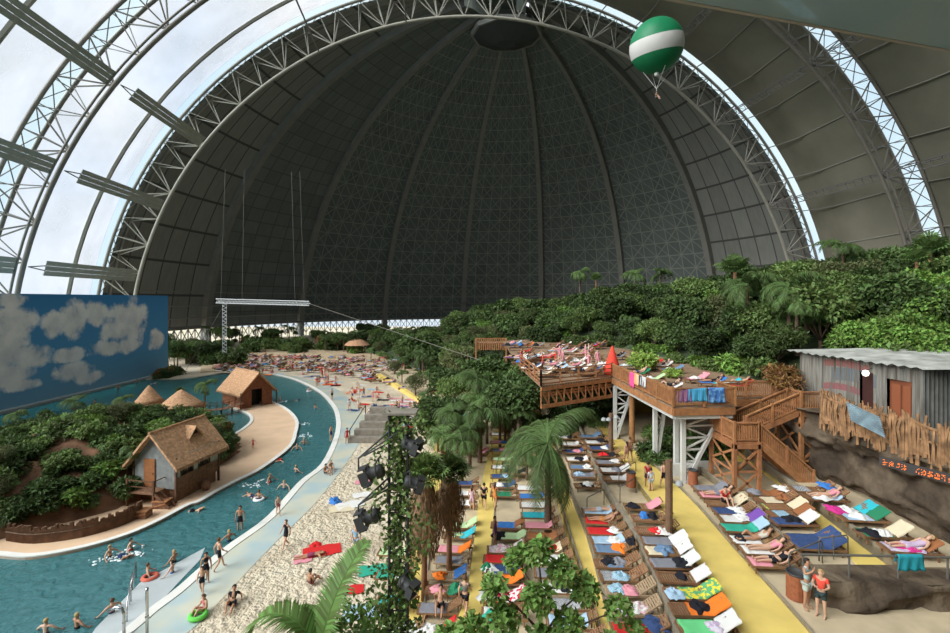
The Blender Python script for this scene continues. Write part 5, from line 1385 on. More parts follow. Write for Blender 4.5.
# on a lounger: head towards +x, hinge at x = .3, back rises at 35 degrees
LIE = S_(pel=(.12,0,.12), bel=(.30,0,.18), che=(.50,0,.32), nec=(.64,0,.43), hea=(.73,0,.50), top=(.80,0,.53), shL=(.57,.17,.36), shR=(.57,-.17,.36), elL=(.38,.27,.20), elR=(.38,-.27,.2), wrL=(.14,.27,.1), wrR=(.14,-.27,.1), haL=(.06,.26,.1), haR=(.06,-.26,.1),
    hiL=(.04,.1,.11), hiR=(.04,-.1,.11), knL=(-.36,.12,.14), knR=(-.36,-.12,.14), anL=(-.76,.1,.07), anR=(-.76,-.1,.07), toL=(-.82,.12,.17), toR=(-.82,-.12,.17))
LIEK = pose(LIE, knL=(-.26,.14,.38), anL=(-.55,.12,.08), toL=(-.68,.12,.05), elR=(.42,-.34,.42), wrR=(.6,-.24,.58), haR=(.66,-.2,.6))
PRONE = S_(pel=(.1,0,.12), bel=(-.05+.3,0,.14), che=(.45,0,.15), nec=(.62,0,.15), hea=(.74,0,.15), top=(.82,0,.15), shL=(.53,.17,.13), shR=(.53,-.17,.13), elL=(.62,.36,.08), elR=(.62,-.36,.08), wrL=(.82,.22,.06), wrR=(.82,-.22,.06), haL=(.86,.13,.05), haR=(.86,-.13,.05),
    hiL=(.02,.1,.12), hiR=(.02,-.1,.12), knL=(-.4,.12,.08), knR=(-.4,-.12,.08), anL=(-.8,.1,.06), anR=(-.8,-.1,.06), toL=(-.94,.1,.05), toR=(-.94,-.1,.05))
SWIM = pose(PRONE, pel=(.1,0,-.1), bel=(.25,0,-.04), che=(.45,0,.0), nec=(.6,0,.08), hea=(.7,0,.15), top=(.74,0,.21), elL=(.65,.4,.0), wrL=(.9,.35,-.03), haL=(1.0,.3,-.03), elR=(.5,-.42,-.05), wrR=(.3,-.5,-.1), haR=(.22,-.5,-.1), knL=(-.4,.12,-.15), anL=(-.8,.1,-.12), toL=(-.9,.1,-.05), knR=(-.4,-.12,-.2), anR=(-.8,-.1,-.2), toR=(-.9,-.1,-.15))
WADE = pose(STAND, elL=(.4,-.05,1.25), wrL=(.5,-.2,1.08), haL=(.53,-.28,1.06), elR=(-.4,-.05,1.25), wrR=(-.5,-.2,1.08), haR=(-.53,-.28,1.06))
POSES = dict(stand=STAND, walk=WALK, hold=HOLD, drink=DRINK, sit=SIT, seat=SEAT, lean=LEAN, lie=LIE, liek=LIEK, prone=PRONE, swim=SWIM, wade=WADE)
PCACHE = {}
def skin_mesh(name, d, edges, grow=0.0, sub=1, only=None, taper=None):
    names = []
    for a, b in edges:
        for x in (a, b):
            if x not in names: names.append(x)
    me = bpy.data.meshes.new(name); me.from_pydata([d[n] for n in names], [(names.index(a), names.index(b)) for a, b in edges], [])
    o = bpy.data.objects.new('tmp', me); COL.objects.link(o)
    sk = o.modifiers.new('s', 'SKIN'); sk.use_smooth_shade = True; sk.branch_smoothing = .3
    for i, n in enumerate(names):
        r = RADII[n[:3] if n in ('pel','bel','che','nec','hea','top') else n]+grow
        if taper and n in taper: r = taper[n]
        v = me.skin_vertices[0].data[i]; v.radius = (r, r*(.8 if n in ('pel','bel','che') else 1)); v.use_root = (i == 0)
    if sub: ss = o.modifiers.new('u', 'SUBSURF'); ss.levels = sub
    bpy.context.view_layer.update()
    dg = bpy.context.evaluated_depsgraph_get(); m2 = bpy.data.meshes.new_from_object(o.evaluated_get(dg)); m2.name = name
    bpy.data.objects.remove(o); return m2
def add_mesh(me, mb):
    """join helper shapes to a mesh"""
    n0 = len(me.vertices); v = [tuple(x.co) for x in me.vertices]+mb.v; f = [tuple(p.vertices) for p in me.polygons]+[tuple(i+n0 for i in q) for q in mb.f]
    m = bpy.data.meshes.new(me.name); m.from_pydata(v, [], f); m.polygons.foreach_set('use_smooth', [True]*len(m.polygons)); m.update(); return m
def body_mesh(ps):
    if ps in PCACHE: return PCACHE[ps]
    d = POSES[ps]; me = skin_mesh('body', d, EDG, sub=1)
    mb = MB()
    for s in 'LR':     # five fingers, slightly curled
        h = d['ha'+s]; w_ = (h-d['wr'+s]).normalized(); a = w_.orthogonal().normalized(); b = w_.cross(a)
        for k in range(4): q = h+a*(k-1.5)*.017; mb.tube([q, q+w_*.05+b*.005, q+w_*(.085+(.01 if k in (1,2) else 0))+b*.02], [.009,.008,.006], 4)
        mb.tube([h-w_*.03+a*.025, h+a*.05+w_*.0+b*.012, h+a*.06+w_*.03+b*.02], [.01,.009,.007], 4)
    hd = d['hea']; fw = Vector((0,-1,0)) if ps not in ('lie','liek','prone','swim') else (Vector((-.5,0,.85)).normalized() if ps in ('lie','liek') else Vector((.9,0,.1)))
    mb.tube([hd+fw*.085, hd+fw*.118-Vector((0,0,.012))], [.016,.01], 5)
    me = add_mesh(me, mb)
    hair = MB(); up = (d['top']-d['nec']).normalized(); c = d['hea']+up*.03-fw*.022; rows = []
    ax = up.cross(fw).normalized()
    for i in range(8):
        e = -0.55+i*(PI/2+.55)/7; row = []
        for k in range(13):
            a = 2*PI*k/12; x = ax*math.sin(a)-fw*math.cos(a); q = x*math.cos(e)*.108+up*math.sin(e)*.112
            f = q.dot(fw)
            if f > .03 and q.dot(up) < .045: q = q-fw*(f-.0)*.9
            row.append(c+q)
        rows.append(row)
    hair.grid(rows)
    # long hair strand down the back for some
    hl = MB(); hl.tube([c-fw*.08, c-fw*.11-up*.12, c-fw*.09-up*.3], [.075,.07,.03], 7)
    PCACHE[ps] = (me, hair, hl, {})
    return PCACHE[ps]
CE = {'shorts': [('pel','hiL'),('pel','hiR'),('hiL','knL'),('hiR','knR')], 'brief': [('bel','pel'),('pel','hiL'),('pel','hiR')], 'shirt': [('pel','bel'),('bel','che'),('che','shL'),('che','shR'),('shL','elL'),('shR','elR')], 'top': [('che','shL'),('che','shR')], 'swimsuit': [('pel','bel'),('bel','che'),('pel','hiL'),('pel','hiR')], 'dress': [('pel','bel'),('bel','che'),('pel','hiL'),('pel','hiR'),('hiL','knL'),('hiR','knR'),('che','shL'),('che','shR')]}
def cloth_mesh(ps, kind):
    key = (ps, kind)
    if key in PCACHE: return PCACHE[key]
    d = dict(POSES[ps]); tp = {}
    if kind in ('brief', 'top', 'swimsuit'):
        caps = []
        if kind in ('brief', 'swimsuit'): caps += [(d['pel'], d['pel'].lerp(d['bel'], .3), .165)] + [(d['pel'], d['hi'+q], .15) for q in 'LR'] + [(d['hi'+q], d['hi'+q].lerp(d['kn'+q], .12), .13) for q in 'LR']
        if kind == 'top': m_ = d['che'].lerp(d['bel'], .15); caps += [(m_, m_+(d['che']-d['bel'])*.05, .15)]
        if kind == 'swimsuit': caps += [(d['pel'], d['che'].lerp(d['bel'], .1), .17)]
        b = body_mesh(ps)[0]; keep = []
        for f in b.polygons:
            c = f.center
            for p0, p1, r0 in caps:
                t = max(0, min(1, (c-p0).dot(p1-p0)/max(1e-6, (p1-p0).length_squared)))
                if (c-p0.lerp(p1, t)).length < r0: keep.append(f); break
        ids = {}; v = []; fs = []
        for f in keep:
            q = []
            for i in f.vertices:
                if i not in ids: ids[i] = len(v); v.append(b.vertices[i].co + b.vertices[i].normal*.013)
                q.append(ids[i])
            fs.append(q)
        me = bpy.data.meshes.new(kind); me.from_pydata([tuple(x) for x in v], [], fs); me.polygons.foreach_set('use_smooth', [True]*len(me.polygons)); me.update()
        PCACHE[key] = me; return me
    if kind in ('shorts', 'dress'):
        for s in 'LR': d['kn'+s] = d['hi'+s].lerp(d['kn'+s], .62 if kind == 'shorts' else .85); tp['kn'+s] = .10 if kind == 'shorts' else .12; tp['hi'+s] = .11
    if kind in ('shirt',):
        for s in 'LR': d['el'+s] = d['sh'+s].lerp(d['el'+s], .6); tp['el'+s] = .065; tp['sh'+s] = .08
    if kind == 'brief': d['bel'] = d['pel'].lerp(d['bel'], .35); tp['bel'] = .115
    if kind in ('brief', 'swimsuit', 'dress', 'shorts'):
        if kind != 'shorts' and kind != 'dress':
            for s in 'LR': tp['hi'+s] = .105
    if kind == 'top': tp['che'] = .137; tp['shL'] = tp['shR'] = .03; d['shL'] = d['che'].lerp(d['shL'], .6); d['shR'] = d['che'].lerp(d['shR'], .6)
    me = skin_mesh(kind, d, CE[kind], .014, 1, taper=tp)
    PCACHE[key] = me; return me
MESHC = {}
def with_mat(me, m, key):
    k = (key, m.name)
    if k not in MESHC:
        c = me.copy(); c.materials.clear(); c.materials.append(m); MESHC[k] = c
    return MESHC[k]
def person(label, loc, rz, ps='stand', clothes=(), hair='dark', skin=0, s=1.0, long=False, group=None, simple=False, tilt=None):
    t = thing('person', label, 'person', tuple(loc), rz, group); t.scale = (s, s, s)
    me, hm, hl, _ = body_mesh(ps)
    body = link('body', with_mat(me, SKINS[skin % 3], 'body'+ps), t)
    key = 'hairmesh'+ps+('L' if long else '')
    if key not in MESHC:
        a = MB(); a.v = hm.v+(hl.v if long else []); n0 = len(hm.v); a.f = hm.f+([tuple(i+n0 for i in f) for f in hl.f] if long else []); MESHC[key] = a.mesh('hair', None, True)
    link('hair', with_mat(MESHC[key], HAIR[hair], key), t)
    for kind, c in clothes: link(kind, with_mat(cloth_mesh(ps, kind), cloth(c), ps+kind), t)
    return t
BLK = (.02,.02,.025); RED = (.55,.03,.025); NAVY = (.03,.05,.14); BLU = (.07,.2,.5); WHI = (.68,.66,.62); PNK = (.65,.25,.3); TEAL = (.05,.35,.38); GRN = (.06,.38,.15)
PW = P
def at(px, py, z): return P(px, py, z)
# the couple at the lower right
person('man in pale blue shirt and light shorts drinking beside the litter bin', at(807,609,4.12), .5, 'drink', [('shirt', (.42,.60,.62)), ('shorts', (.50,.56,.52))], 'dark', 1, 1.06)
person('woman in red top and dark shorts with blond hair looking at something in her hands', at(821,617,4.12), -.9, 'hold', [('shirt', (.72,.09,.06)), ('shorts', (.04,.06,.06))], 'blond', 0, .98)
# on the wide yellow path
person('person in red shirt walking away on the wide yellow path', at(648,489,4), PI*.95, 'walk', [('shirt', (.45,.04,.04)), ('shorts', (.05,.05,.07))], 'dark', 1, .95)
person('person in white and blue just right of the one in red on the path', at(651,491,4), PI, 'stand', [('shirt', (.5,.6,.68)), ('shorts', (.4,.45,.5))], 'dark', 0, .78)
person('bare backed man in black trunks on the wide yellow path', at(664,490,4), PI*1.02, 'walk', [('brief', BLK)], 'brown', 0, .98)
person('bare chested man in the far part of the yellow path, the taller of two', at(630,461,4), PI, 'walk', [('shorts', (.2,.1,.08))], 'brown', 1, .98)
person('slim bather in a swimsuit just left of the taller man on the far yellow path', at(627,463,4), PI, 'walk', [('brief', (.4,.2,.15)), ('top', (.4,.2,.15))], 'dark', 0, .86, True)
person('man in black shirt and shorts walking away on the narrow middle path', at(484,509,1.5), PI, 'walk', [('shirt', BLK), ('shorts', BLK)], 'dark', 0, 1.0)
person('tanned bather in orange swimwear at the lounger heads by the middle path', at(495,509,1.8), 2.6, 'walk', [('swimsuit', (.6,.22,.06))], 'brown', 1, 1.0, True)
person('woman wrapped in a pale pink dress left of the man in black', at(472,510,1.5), 2.8, 'stand', [('dress', (.55,.36,.38))], 'brown', 0, .95, True)
person('bather in purple swimsuit bending over a lounger by the middle path', at(495,546,1.8), 1.2, 'stand', [('swimsuit', (.12,.06,.2))], 'dark', 1, .95)
person('person in grey shirt and black trousers on the middle path near the bottom', at(465,615,1.5), PI*.9, 'walk', [('shirt', (.17,.15,.14)), ('shorts', BLK)], 'brown', 0, 1.0)
person('dark haired person in black leaning at the foot of the floral towel', at(488,604,1.8), 1.8, 'stand', [('shirt', BLK), ('shorts', (.1,.1,.12))], 'dark', 1, .9)
person('person in dark clothes hanging in a harness below the green and white balloon', bc+Vector((0,0,-8.0)), .6, 'seat', [('shirt',BLK),('shorts',(.1,.1,.12))], 'dark', 0, 1.1)
# beach and shallows
bp = [('bare chested man in dark trunks walking in the shallows, nearest of the standing bathers', 219,570,.17,2.4,'walk',[('brief',BLK)],'brown',0,1.05),
 ('woman in black bikini standing left of the nearest walking man', 206,583,.17,.6,'stand',[('brief',BLK),('top',BLK)],'dark',1,.95),
 ('child in dark swimwear in front of the woman in the black bikini', 202,594,.17,.3,'walk',[('brief',BLK)],'dark',0,.82),
 ('man in black trunks standing in the water by the white kerb', 240,533,-.2,.2,'stand',[('brief',BLK)],'dark',1,1.05),
 ('woman in black swimsuit walking on the sand near the shallows', 286,548,.17,-.5,'walk',[('swimsuit',BLK)],'brown',0,1.0),
 ('child standing by the kerb where the pool bends', 278,515,.17,.6,'walk',[('brief',(.3,.1,.1))],'brown',0,.78),
 ('man in light blue shirt and grey shorts standing on the sand below the spotlights', 356,554,.17,.2,'stand',[('shirt',(.28,.45,.62)),('shorts',(.3,.33,.36))],'blond',0,1.0),
 ('person in red swimwear standing left of the wooden beach steps', 347,444,.17,.4,'stand',[('swimsuit',(.45,.05,.05))],'dark',1,.98),
 ('bather by the kerb left of the person in red', 331,441,.17,1.2,'stand',[('brief',NAVY)],'brown',0,.95),
 ('small child in red playing on the sand of the island', 253,449,.17,.4,'wade',[('swimsuit',(.6,.1,.1))],'blond',0,.62),
 ('pale bather walking along the wash above the beach steps', 349,412,.17,.4,'walk',[('shirt',WHI)],'brown',2,1.0),
 ('red clad person beside the bend of the shallows', 317,387,.17,.4,'stand',[('shirt',RED)],'dark',1,1.05),
 ('bather with red trunks beside the red clad one at the bend', 319,386,.17,.9,'stand',[('shorts',RED)],'brown',0,1.0),
 ('bather wading where the shallows curve above the kerb', 332,400,.17,.9,'stand',[('brief',BLK)],'brown',0,1.0)]
for a in bp: person(a[0], at(a[1],a[2],a[3]), a[4], a[5], a[6], a[7], a[8], a[9])
sp_ = [('person in black clothes sitting on the sand at the edge of the shallows', 232,606,.2,'lean',[('shirt',BLK),('shorts',BLK)],'dark',1),
 ('girl in pink swimwear sitting on the wet edge at the lower left', 203,613,-.5,'sit',[('top',(.6,.2,.2)),('brief',(.6,.2,.2))],'brown',0),
 ('bare chested person sitting on the sand behind the palm fronds', 311,585,2.6,'sit',[('brief',(.2,.08,.07))],'dark',1),
 ('left one of two people sitting on the sand beside the kerb', 326,474,1.0,'sit',[('brief',BLK)],'dark',1),
 ('right one of two people sitting on the sand beside the kerb', 331,470,.6,'sit',[('swimsuit',(.3,.2,.1))],'blond',0),
 ('sunbather lying on the red towel on the beach', 310,557,.3,'prone',[('brief',(.25,.05,.1))],'dark',1)]
for a in sp_: person(a[0], at(a[1],a[2],.17), a[3], a[4], a[5], a[6], a[7])
sw = [(110,557,'wade','near the left of two heads swimming together'),(122,556,'swim','just right of the wading one, trailing foam'),(131,550,'wade','alone behind the pair in the near water'),(148,576,'wade','with a red float in the near water'),(174,562,'wade','farther from the ramp corner'),(172,573,'wade','closest to the far tip of the pale ramp'),(112,613,'wade','holding the ramp handrail'),(77,628,'wade','low at the bottom left'),(46,634,'wade','at the bottom edge left'),(192,511,'swim','swimming past the stilt hut'),
 (229,541,'wade','next to the nearest walking man'),(280,460,'swim','swimming in the bend below the island tip'),(297,450,'wade','left of two below the island tip'),(304,445,'wade','right of two below the island tip'),(296,473,'wade','alone mid channel'),(270,482,'wade','beside the white foam'),(259,499,'wade','with a white swim ring'),(284,489,'wade','leaning on the kerb'),(252,497,'swim','left of the swimmer with the ring'),(227,424,'swim','in the small bay'),(280,401,'wade','left one in the far channel'),(299,400,'swim','right one in the far channel'),(315,409,'wade','near the outer bend of the channel'),(309,391,'wade','with a pale ring at the far bend'),
 (118,389,'wade','far out by the ledge of the backdrop'),(137,383,'wade','far out towards the shore'),(152,384,'swim','beside the far shore'),(95,404,'wade','behind the palms of the mound')]
for i, (x, y, ps, lb) in enumerate(sw):
    Y = at(x, y, 0); person('swimmer %s' % lb, Y+Vector((0,0,(-1.02 if ps == 'wade' else -.02))), R_.uniform(0,6.28), ps, [('brief', R_.choice([BLK,NAVY,RED,BLU]))], R_.choice(['dark','brown','blond']), i)
def ringfloat(label, p, c):
    mb = MB(); rows = [[Vector(((.33+.11*math.cos(b))*math.cos(a), (.33+.11*math.cos(b))*math.sin(a), .11*math.sin(b))) for b in [2*PI*k/8 for k in range(9)]] for a in [2*PI*k/18 for k in range(19)]]
    mb.grid(rows); o = mb.build('swim_ring', cloth(c), smooth=True); o.location = p; tag(o, label, 'swim ring')
ringfloat('white swim ring around a swimmer mid channel', at(259,499,.05), (.8,.8,.8)); ringfloat('pale swim ring at the far bend of the channel', at(309,391,.05), (.75,.7,.7)); ringfloat('green swim ring beside the girl sitting at the wet edge', at(198,615,.3), (.15,.6,.1)); ringfloat('red swim ring near the ramp', at(150,577,.05), (.6,.15,.1))
FOAM = mat('foam', (.75,.82,.82), .6)
for i, (x, y) in enumerate(((257,484),(280,402),(300,424),(303,436),(110,558),(128,553))):
    mb = MB(); r = random.Random(i)
    for k in range(26): 
        c = Vector((r.gauss(0,.5), r.gauss(0,.35), .02)); mb.lathe([(r.uniform(.04,.13),0),(.03,.04)], c, 6)
    o = mb.build('foam_patch', FOAM); o.location = at(x,y,0); tag(o, ['white foam splashed by swimmers mid channel','foam left by the far channel swimmers','thin foam line below the island tip','foam line in the bend of the pool','foam around two near swimmers','foam trail between the near swimmers'][i], 'foam', kind='stuff')

# ---------------------------------------------------------------- loungers and towels
HINGE = .3; BA = math.radians(33)
def prof(x, lift=0):
    """height of the lying surface at x along the lounger"""
    return .36+lift+(0 if x < HINGE else (x-HINGE)*math.tan(BA))
def lounger_parts(wmat, back=True, wide=.66):
    mb = MB()
    for s in (-1, 1): mb.beam((-1,s*wide/2,.31), (.98,s*wide/2,.31), .05, .09)
    for x in (-1, 0, .95): mb.beam((x,-wide/2,.31), (x,wide/2,.31), .05, .08)
    fr = mb
    seat = MB()
    for k in range(13): seat.box((-.93+k*.096, 0, .355), (.07, wide-.06, .02))
    bk = MB(); L = .82; c = math.cos(BA); s_ = math.sin(BA)
    for k in range(8): x = .05+k*.105; seat_x = HINGE+x*c; bk.box((seat_x, 0, .36+x*s_), (.075, wide-.08, .02), M=Matrix.Rotation(-BA, 4, 'Y'))
    for s in (-1, 1): bk.beam((HINGE,s*(wide/2-.04),.34), (HINGE+L*c,s*(wide/2-.04),.34+L*s_), .035, .05)
    bk.beam((.85,-.2,.3), (HINGE+.6*c,-.2,.34+.6*s_), .03).beam((.85,.2,.3), (HINGE+.6*c,.2,.34+.6*s_), .03)
    legs = []
    for x in (-.85, .8):
        for s in (-1, 1): legs.append(MB().beam((x,s*(wide/2-.05),0), (x,s*(wide/2-.05),.3), .055))
    return fr, seat, bk, legs
def make_lounger(wmat):
    t = thing('sun_lounger', 'prototype lounger to be labelled', 'sun lounger'); fr, se, bk, lg = lounger_parts(wmat)
    fr.build('frame', wmat, t); se.build('seat', wmat, t); bk.build('backrest', wmat, t)
    for l in lg: l.build('leg', wmat, t)
    return reg(t)
LP_ = make_lounger(WOODF); LPC = make_lounger(mat('cane_mesh', (.36,.25,.15), .8, var=.15, scale=12))
def towel_mesh(x0, x1, w_, seed, wr=.02, over=.12):
    r = random.Random(seed); n = max(8, int((x1-x0)*14)); mb = MB(); rows = []
    for i in range(n+1):
        x = x0+(x1-x0)*i/n; row = []
        for j in range(11):
            y = (j/10-.5)*w_; drop = max(0, abs(y)-.31); z = prof(x)+.025+wr*noise.noise(Vector((x*5, y*5, seed)))-drop*.8
            if i == 0 and x0 < -.9: z -= .05
            row.append(Vector((x+.03*noise.noise(Vector((y*4, x, seed))), (y if drop == 0 else math.copysign(.33+drop*.3, y)), z)))
        rows.append(row)
    mb.grid(rows); mb.grid([[p-Vector((0,0,.018)) for p in rw] for rw in rows]); mb.v = mb.v; return mb
def heap_mesh(seed, r0=.3, h=.1):
    mb = MB(); rows = []
    for i in range(9):
        e = i/8; row = []
        for k in range(25):
            a = 2*PI*(k % 24)/24; c = Vector((math.cos(a)*1.6, math.sin(a)*1.6, seed)); q = r0*(1-e)*(1+.75*noise.noise(c)+.25*noise.noise(c*3))
            z = h*min(1, e*2.2)*(.75+1.1*noise.noise(Vector((q*math.cos(a)*9, q*math.sin(a)*9, seed*3)))) if i else 0
            row.append(Vector((q*math.cos(a)*1.35, q*math.sin(a), max(0, z)+.005)))
        rows.append(row)
    mb.grid(rows); return mb
TC = {'white': (WHI, None, ''), 'cream': ((.66,.56,.38), None, ''), 'red': ((.60,.03,.03), None, ''), 'navy': ((.035,.06,.15), (.06,.10,.22), 'stripe'), 'black': ((.02,.02,.025), None, ''), 'teal green': ((.04,.36,.24), None, ''), 'turquoise': ((.04,.42,.48), None, ''),
      'purple': ((.18,.08,.34), None, ''), 'orange': ((.85,.20,.03), None, ''), 'bright green': ((.16,.62,.24), None, ''), 'yellow and green patterned': ((.70,.58,.06), (.12,.38,.16), 'n'), 'red and white floral': ((.55,.02,.05), (.70,.62,.60), 'n'), 'pale blue': ((.36,.50,.62), None, ''),
      'pink floral': ((.60,.34,.36), (.66,.60,.58), 'n'), 'lilac floral': ((.50,.38,.52), (.60,.54,.60), 'n'), 'black and white striped': (BLK, (.6,.6,.6), 'stripe'), 'blue striped': ((.10,.30,.45), (.5,.6,.62), 'stripe'), 'grey': ((.22,.22,.24), None, ''), 'denim blue': ((.14,.22,.33), None, ''), 'blue': ((.05,.18,.48), None, ''),
      'brown': ((.30,.12,.05), None, ''), 'pale green': ((.45,.60,.32), None, ''), 'dark green': ((.03,.20,.10), None, ''), 'pink': ((.68,.28,.32), None, ''), 'magenta': ((.55,.04,.22), None, '')}
def tmat(c): a, b, k = TC[c]; return towel_mat(a, b, 26 if k == 'stripe' else 16, k or 'stripe')
TM = {}
def towel(label, p, rz, c, x0=-.98, x1=.98, w_=.78, name='towel', group=None, sc_=1):
    v = R_.randrange(4); key = (round(x0,1), round(x1,1), v, c)
    if key not in TM: TM[key] = towel_mesh(x0, x1, w_, v*3.1+x0, .03).mesh('towel', tmat(c), True)
    o = link(name, TM[key]); o.location = p; o.rotation_euler = (0,0,rz); o.scale = (sc_,)*3; return tag(o, label, 'towel', group)
def heap(label, p, c, name='crumpled_towel', cat='towel', r0=.32, h=.12, group=None):
    key = ('h', c, R_.randrange(4), r0)
    if key not in TM: TM[key] = heap_mesh(key[2]*2.7, r0, h).mesh(name, tmat(c), True)
    o = link(name, TM[key]); o.location = p; o.rotation_euler = (0,0,R_.uniform(0,6.28)); return tag(o, label, cat, group)
ORD = ['frontmost', 'second', 'third', 'fourth', 'fifth', 'sixth', 'seventh', 'eighth', 'ninth', 'tenth', 'eleventh', 'twelfth', 'thirteenth', 'fourteenth', 'fifteenth', 'sixteenth', 'seventeenth', 'eighteenth', 'nineteenth', 'twentieth', 'twenty-first', 'twenty-second', 'twenty-third', 'twenty-fourth', 'twenty-fifth', 'twenty-sixth']
def row(rowname, z, items, rz=-.07, cane=(), wear=None):
    """items from the front: (px, py, [(colour, x0, x1)], extras)"""
    for i, it in enumerate(items):
        px, py, tw = it[:3]; ex = it[3] if len(it) > 3 else []
        p = P(px, py, z+.36); p.z = z; r = rz+R_.uniform(-.05,.05); pos = ('%s from the front' % ORD[i]) if i else 'frontmost'
        dup(LPC if i in cane else LP_, p, r, 'wooden sun lounger, %s in %s' % (pos, rowname))
        M = Matrix.Translation(p) @ Matrix.Rotation(r, 4, 'Z')
        for k, (c, x0, x1) in enumerate(tw):
            towel('%s towel on %s lounger of %s' % (c, ORD[i], rowname) + ('' if k == 0 else ', at its head'), p+Vector((0,0,.012*k)), r, c, x0, x1)
        for e in ex:
            if e[0] == 'heap': heap('crumpled %s cloth on %s lounger of %s' % (e[1], ORD[i], rowname), M @ Vector((e[2], R_.uniform(-.1,.1), prof(e[2])+.02)), e[1])
            if e[0] == 'bag': heap('%s bag on %s lounger of %s' % (e[1], ORD[i], rowname), M @ Vector((e[2], R_.uniform(-.1,.1), prof(e[2])+.02)), e[1], 'beach_bag', 'bag', .2, .22)
            if e[0] == 'man': person('%s on %s lounger of %s' % (e[1], ORD[i], rowname), M @ Vector((0,0,.36)), r, e[2], e[3], e[4], e[5])
sh_ = lambda c: [('shorts', c)]; bi = lambda c: [('brief', c), ('top', c)]
row('the row left of wide path', 3.7, [
 (708,627,[('bright green',-.98,.3),('white',.35,.98)],[('heap','lilac floral',.25)]), (699,609,[('orange',-.4,.98)],[('heap','black',.1)]), (692,593,[('yellow and green patterned',-.45,.98)],[('heap','pale blue',-.7)]), (683,577,[('white',.38,.98)],[('bag','black',-.1)]),
 (674,563,[('grey',-.98,.2),('white',.3,.98)],[('heap','black',.35)]), (668,551,[('cream',-.98,-.3),('white',.4,.98)],[('heap','denim blue',-.1)]), (664,541,[('grey',-.98,.3),('white',.3,.98)],[]), (657,530,[],[('heap','white',.2),('heap','red',.0)]), (652,518,[],[('bag','blue',-.4),('bag','black',.0)]), (643,506,[('pink',.2,.9)],[('heap','black',-.6)]),
 (619,478,[('white',-.5,.9)],[]), (615,470,[('white',-.9,.9)],[('heap','grey',.1)]), (610,462,[('grey',-.9,.2)],[('heap','white',.4)]), (606,455,[('black',-.5,.6)],[('heap','red',-.2)]), (601,448,[('navy',-.8,.8)],[('heap','white',.3)]), (596,442,[('white',-.8,.3)],[('heap','black',.5)]), (590,436,[('denim blue',-.8,.8)],[])])
row('the row beside pale aisle', 3.0, [
 (640,630,[('red',-.98,.3)],[('heap','navy',.6)]), (634,609,[],[('heap','white',-.1),('heap','pink floral',.3),('heap','lilac floral',-.4)]), (630,590,[],[('heap','blue striped',-.5),('heap','pink',-.1)]), (623,576,[('black and white striped',-.9,.1)],[('heap','blue striped',-.1)]), (617,563,[('denim blue',-.5,.2)],[('heap','black',-.3),('heap','grey',.1)]),
 (615,549,[('denim blue',-.95,.3)],[('heap','orange',.3),('bag','black',.8)]), (611,540,[('pale blue',-.9,.6)],[('heap','white',.3)]), (606,531,[('red',-.95,.3)],[('heap','white',.4)]), (603,521,[('red',-.95,.2)],[('man','sunbather in orange shorts lying','lie',sh_((.5,.2,.06)),'brown',1)]), (600,511,[('pale blue',-.95,.6)],[('man','sunbather in pale clothes lying','prone',sh_((.4,.45,.5)),'dark',0)]),
 (590,485,[('black',-.6,.2)],[('heap','white',-.1)]), (586,475,[('grey',-.9,.5)],[('heap','pale blue',-.4)]), (583,467,[('denim blue',-.9,.3)],[('heap','white',.3)]), (579,459,[('white',-.9,.6)],[('heap','black',.1)]), (575,451,[('navy',-.8,.6)],[('heap','pink',.2)]), (571,444,[('white',-.8,.6)],[]), (567,437,[('white',-.8,.2)],[('heap','black',.3)])], cane=(1,2))
row('the row right of middle path', 1.8, [
 (505,613,[('white',-.9,.2)],[('heap','teal green',-.5)]), (503,597,[('red and white floral',-.7,.98)],[('heap','white',-.8)]), (504,579,[('orange',-.1,.9)],[('heap','grey',-.4)]), (503,569,[('navy',-.5,.9)],[('heap','white',-.6),('bag','dark green',-.8)]), (503,559,[('red',-.95,.4)],[('heap','dark green',.6)]), (506,549,[('pink floral',-.9,.9)],[('heap','pink floral',-.2)]),
 (512,536,[('pale green',-.9,.8)],[('heap','black',-.7)]), (508,525,[('blue',-.6,.4),('brown',.4,.98)],[]), (505,494,[('dark green',-.8,.4)],[]), (504,485,[('navy',-.8,.8)],[('heap','white',-.4)]), (504,476,[('navy',-.9,.3)],[('heap','pale blue',.2)]), (504,467,[('white',-.9,.3)],[('heap','black',.3)]), (503,459,[('pale green',-.8,.8)],[]), (502,450,[('denim blue',-.8,.8)],[('heap','pink',.1)]), (501,442,[('pink',-.8,.2)],[('heap','blue',.3)]), (500,434,[('white',-.8,.8)],[]), (500,427,[('grey',-.8,.6)],[('heap','black',.2)]), (500,420,[('white',-.6,.6)],[]), (500,413,[('blue striped',-.8,.6)],[])])
row('the row behind the sapling', 2.3, [
 (580,640,[('blue',-.9,.3)],[('heap','pink',.1)]), (572,622,[('pale blue',-.9,.6)],[('heap','red',.2)]), (566,604,[('black and white striped',-.9,.6)],[]), (561,588,[('white',-.9,.6)],[('heap','black',0)]), (556,573,[('grey',-.9,.2)],[('heap','white',.3)]), (552,560,[('pale green',-.9,.6)],[('heap','white',.1)]), (549,548,[('cream',-.9,.6)],[('bag','red',.2)]), (545,536,[('brown',-.9,.6)],[]), (541,525,[('pink',-.9,.6)],[]), (538,515,[('turquoise',-.9,.6)],[]),
 (536,505,[('white',-.9,.6)],[]), (534,496,[('blue',-.9,.6)],[]), (531,488,[('white',-.9,.6)],[])])
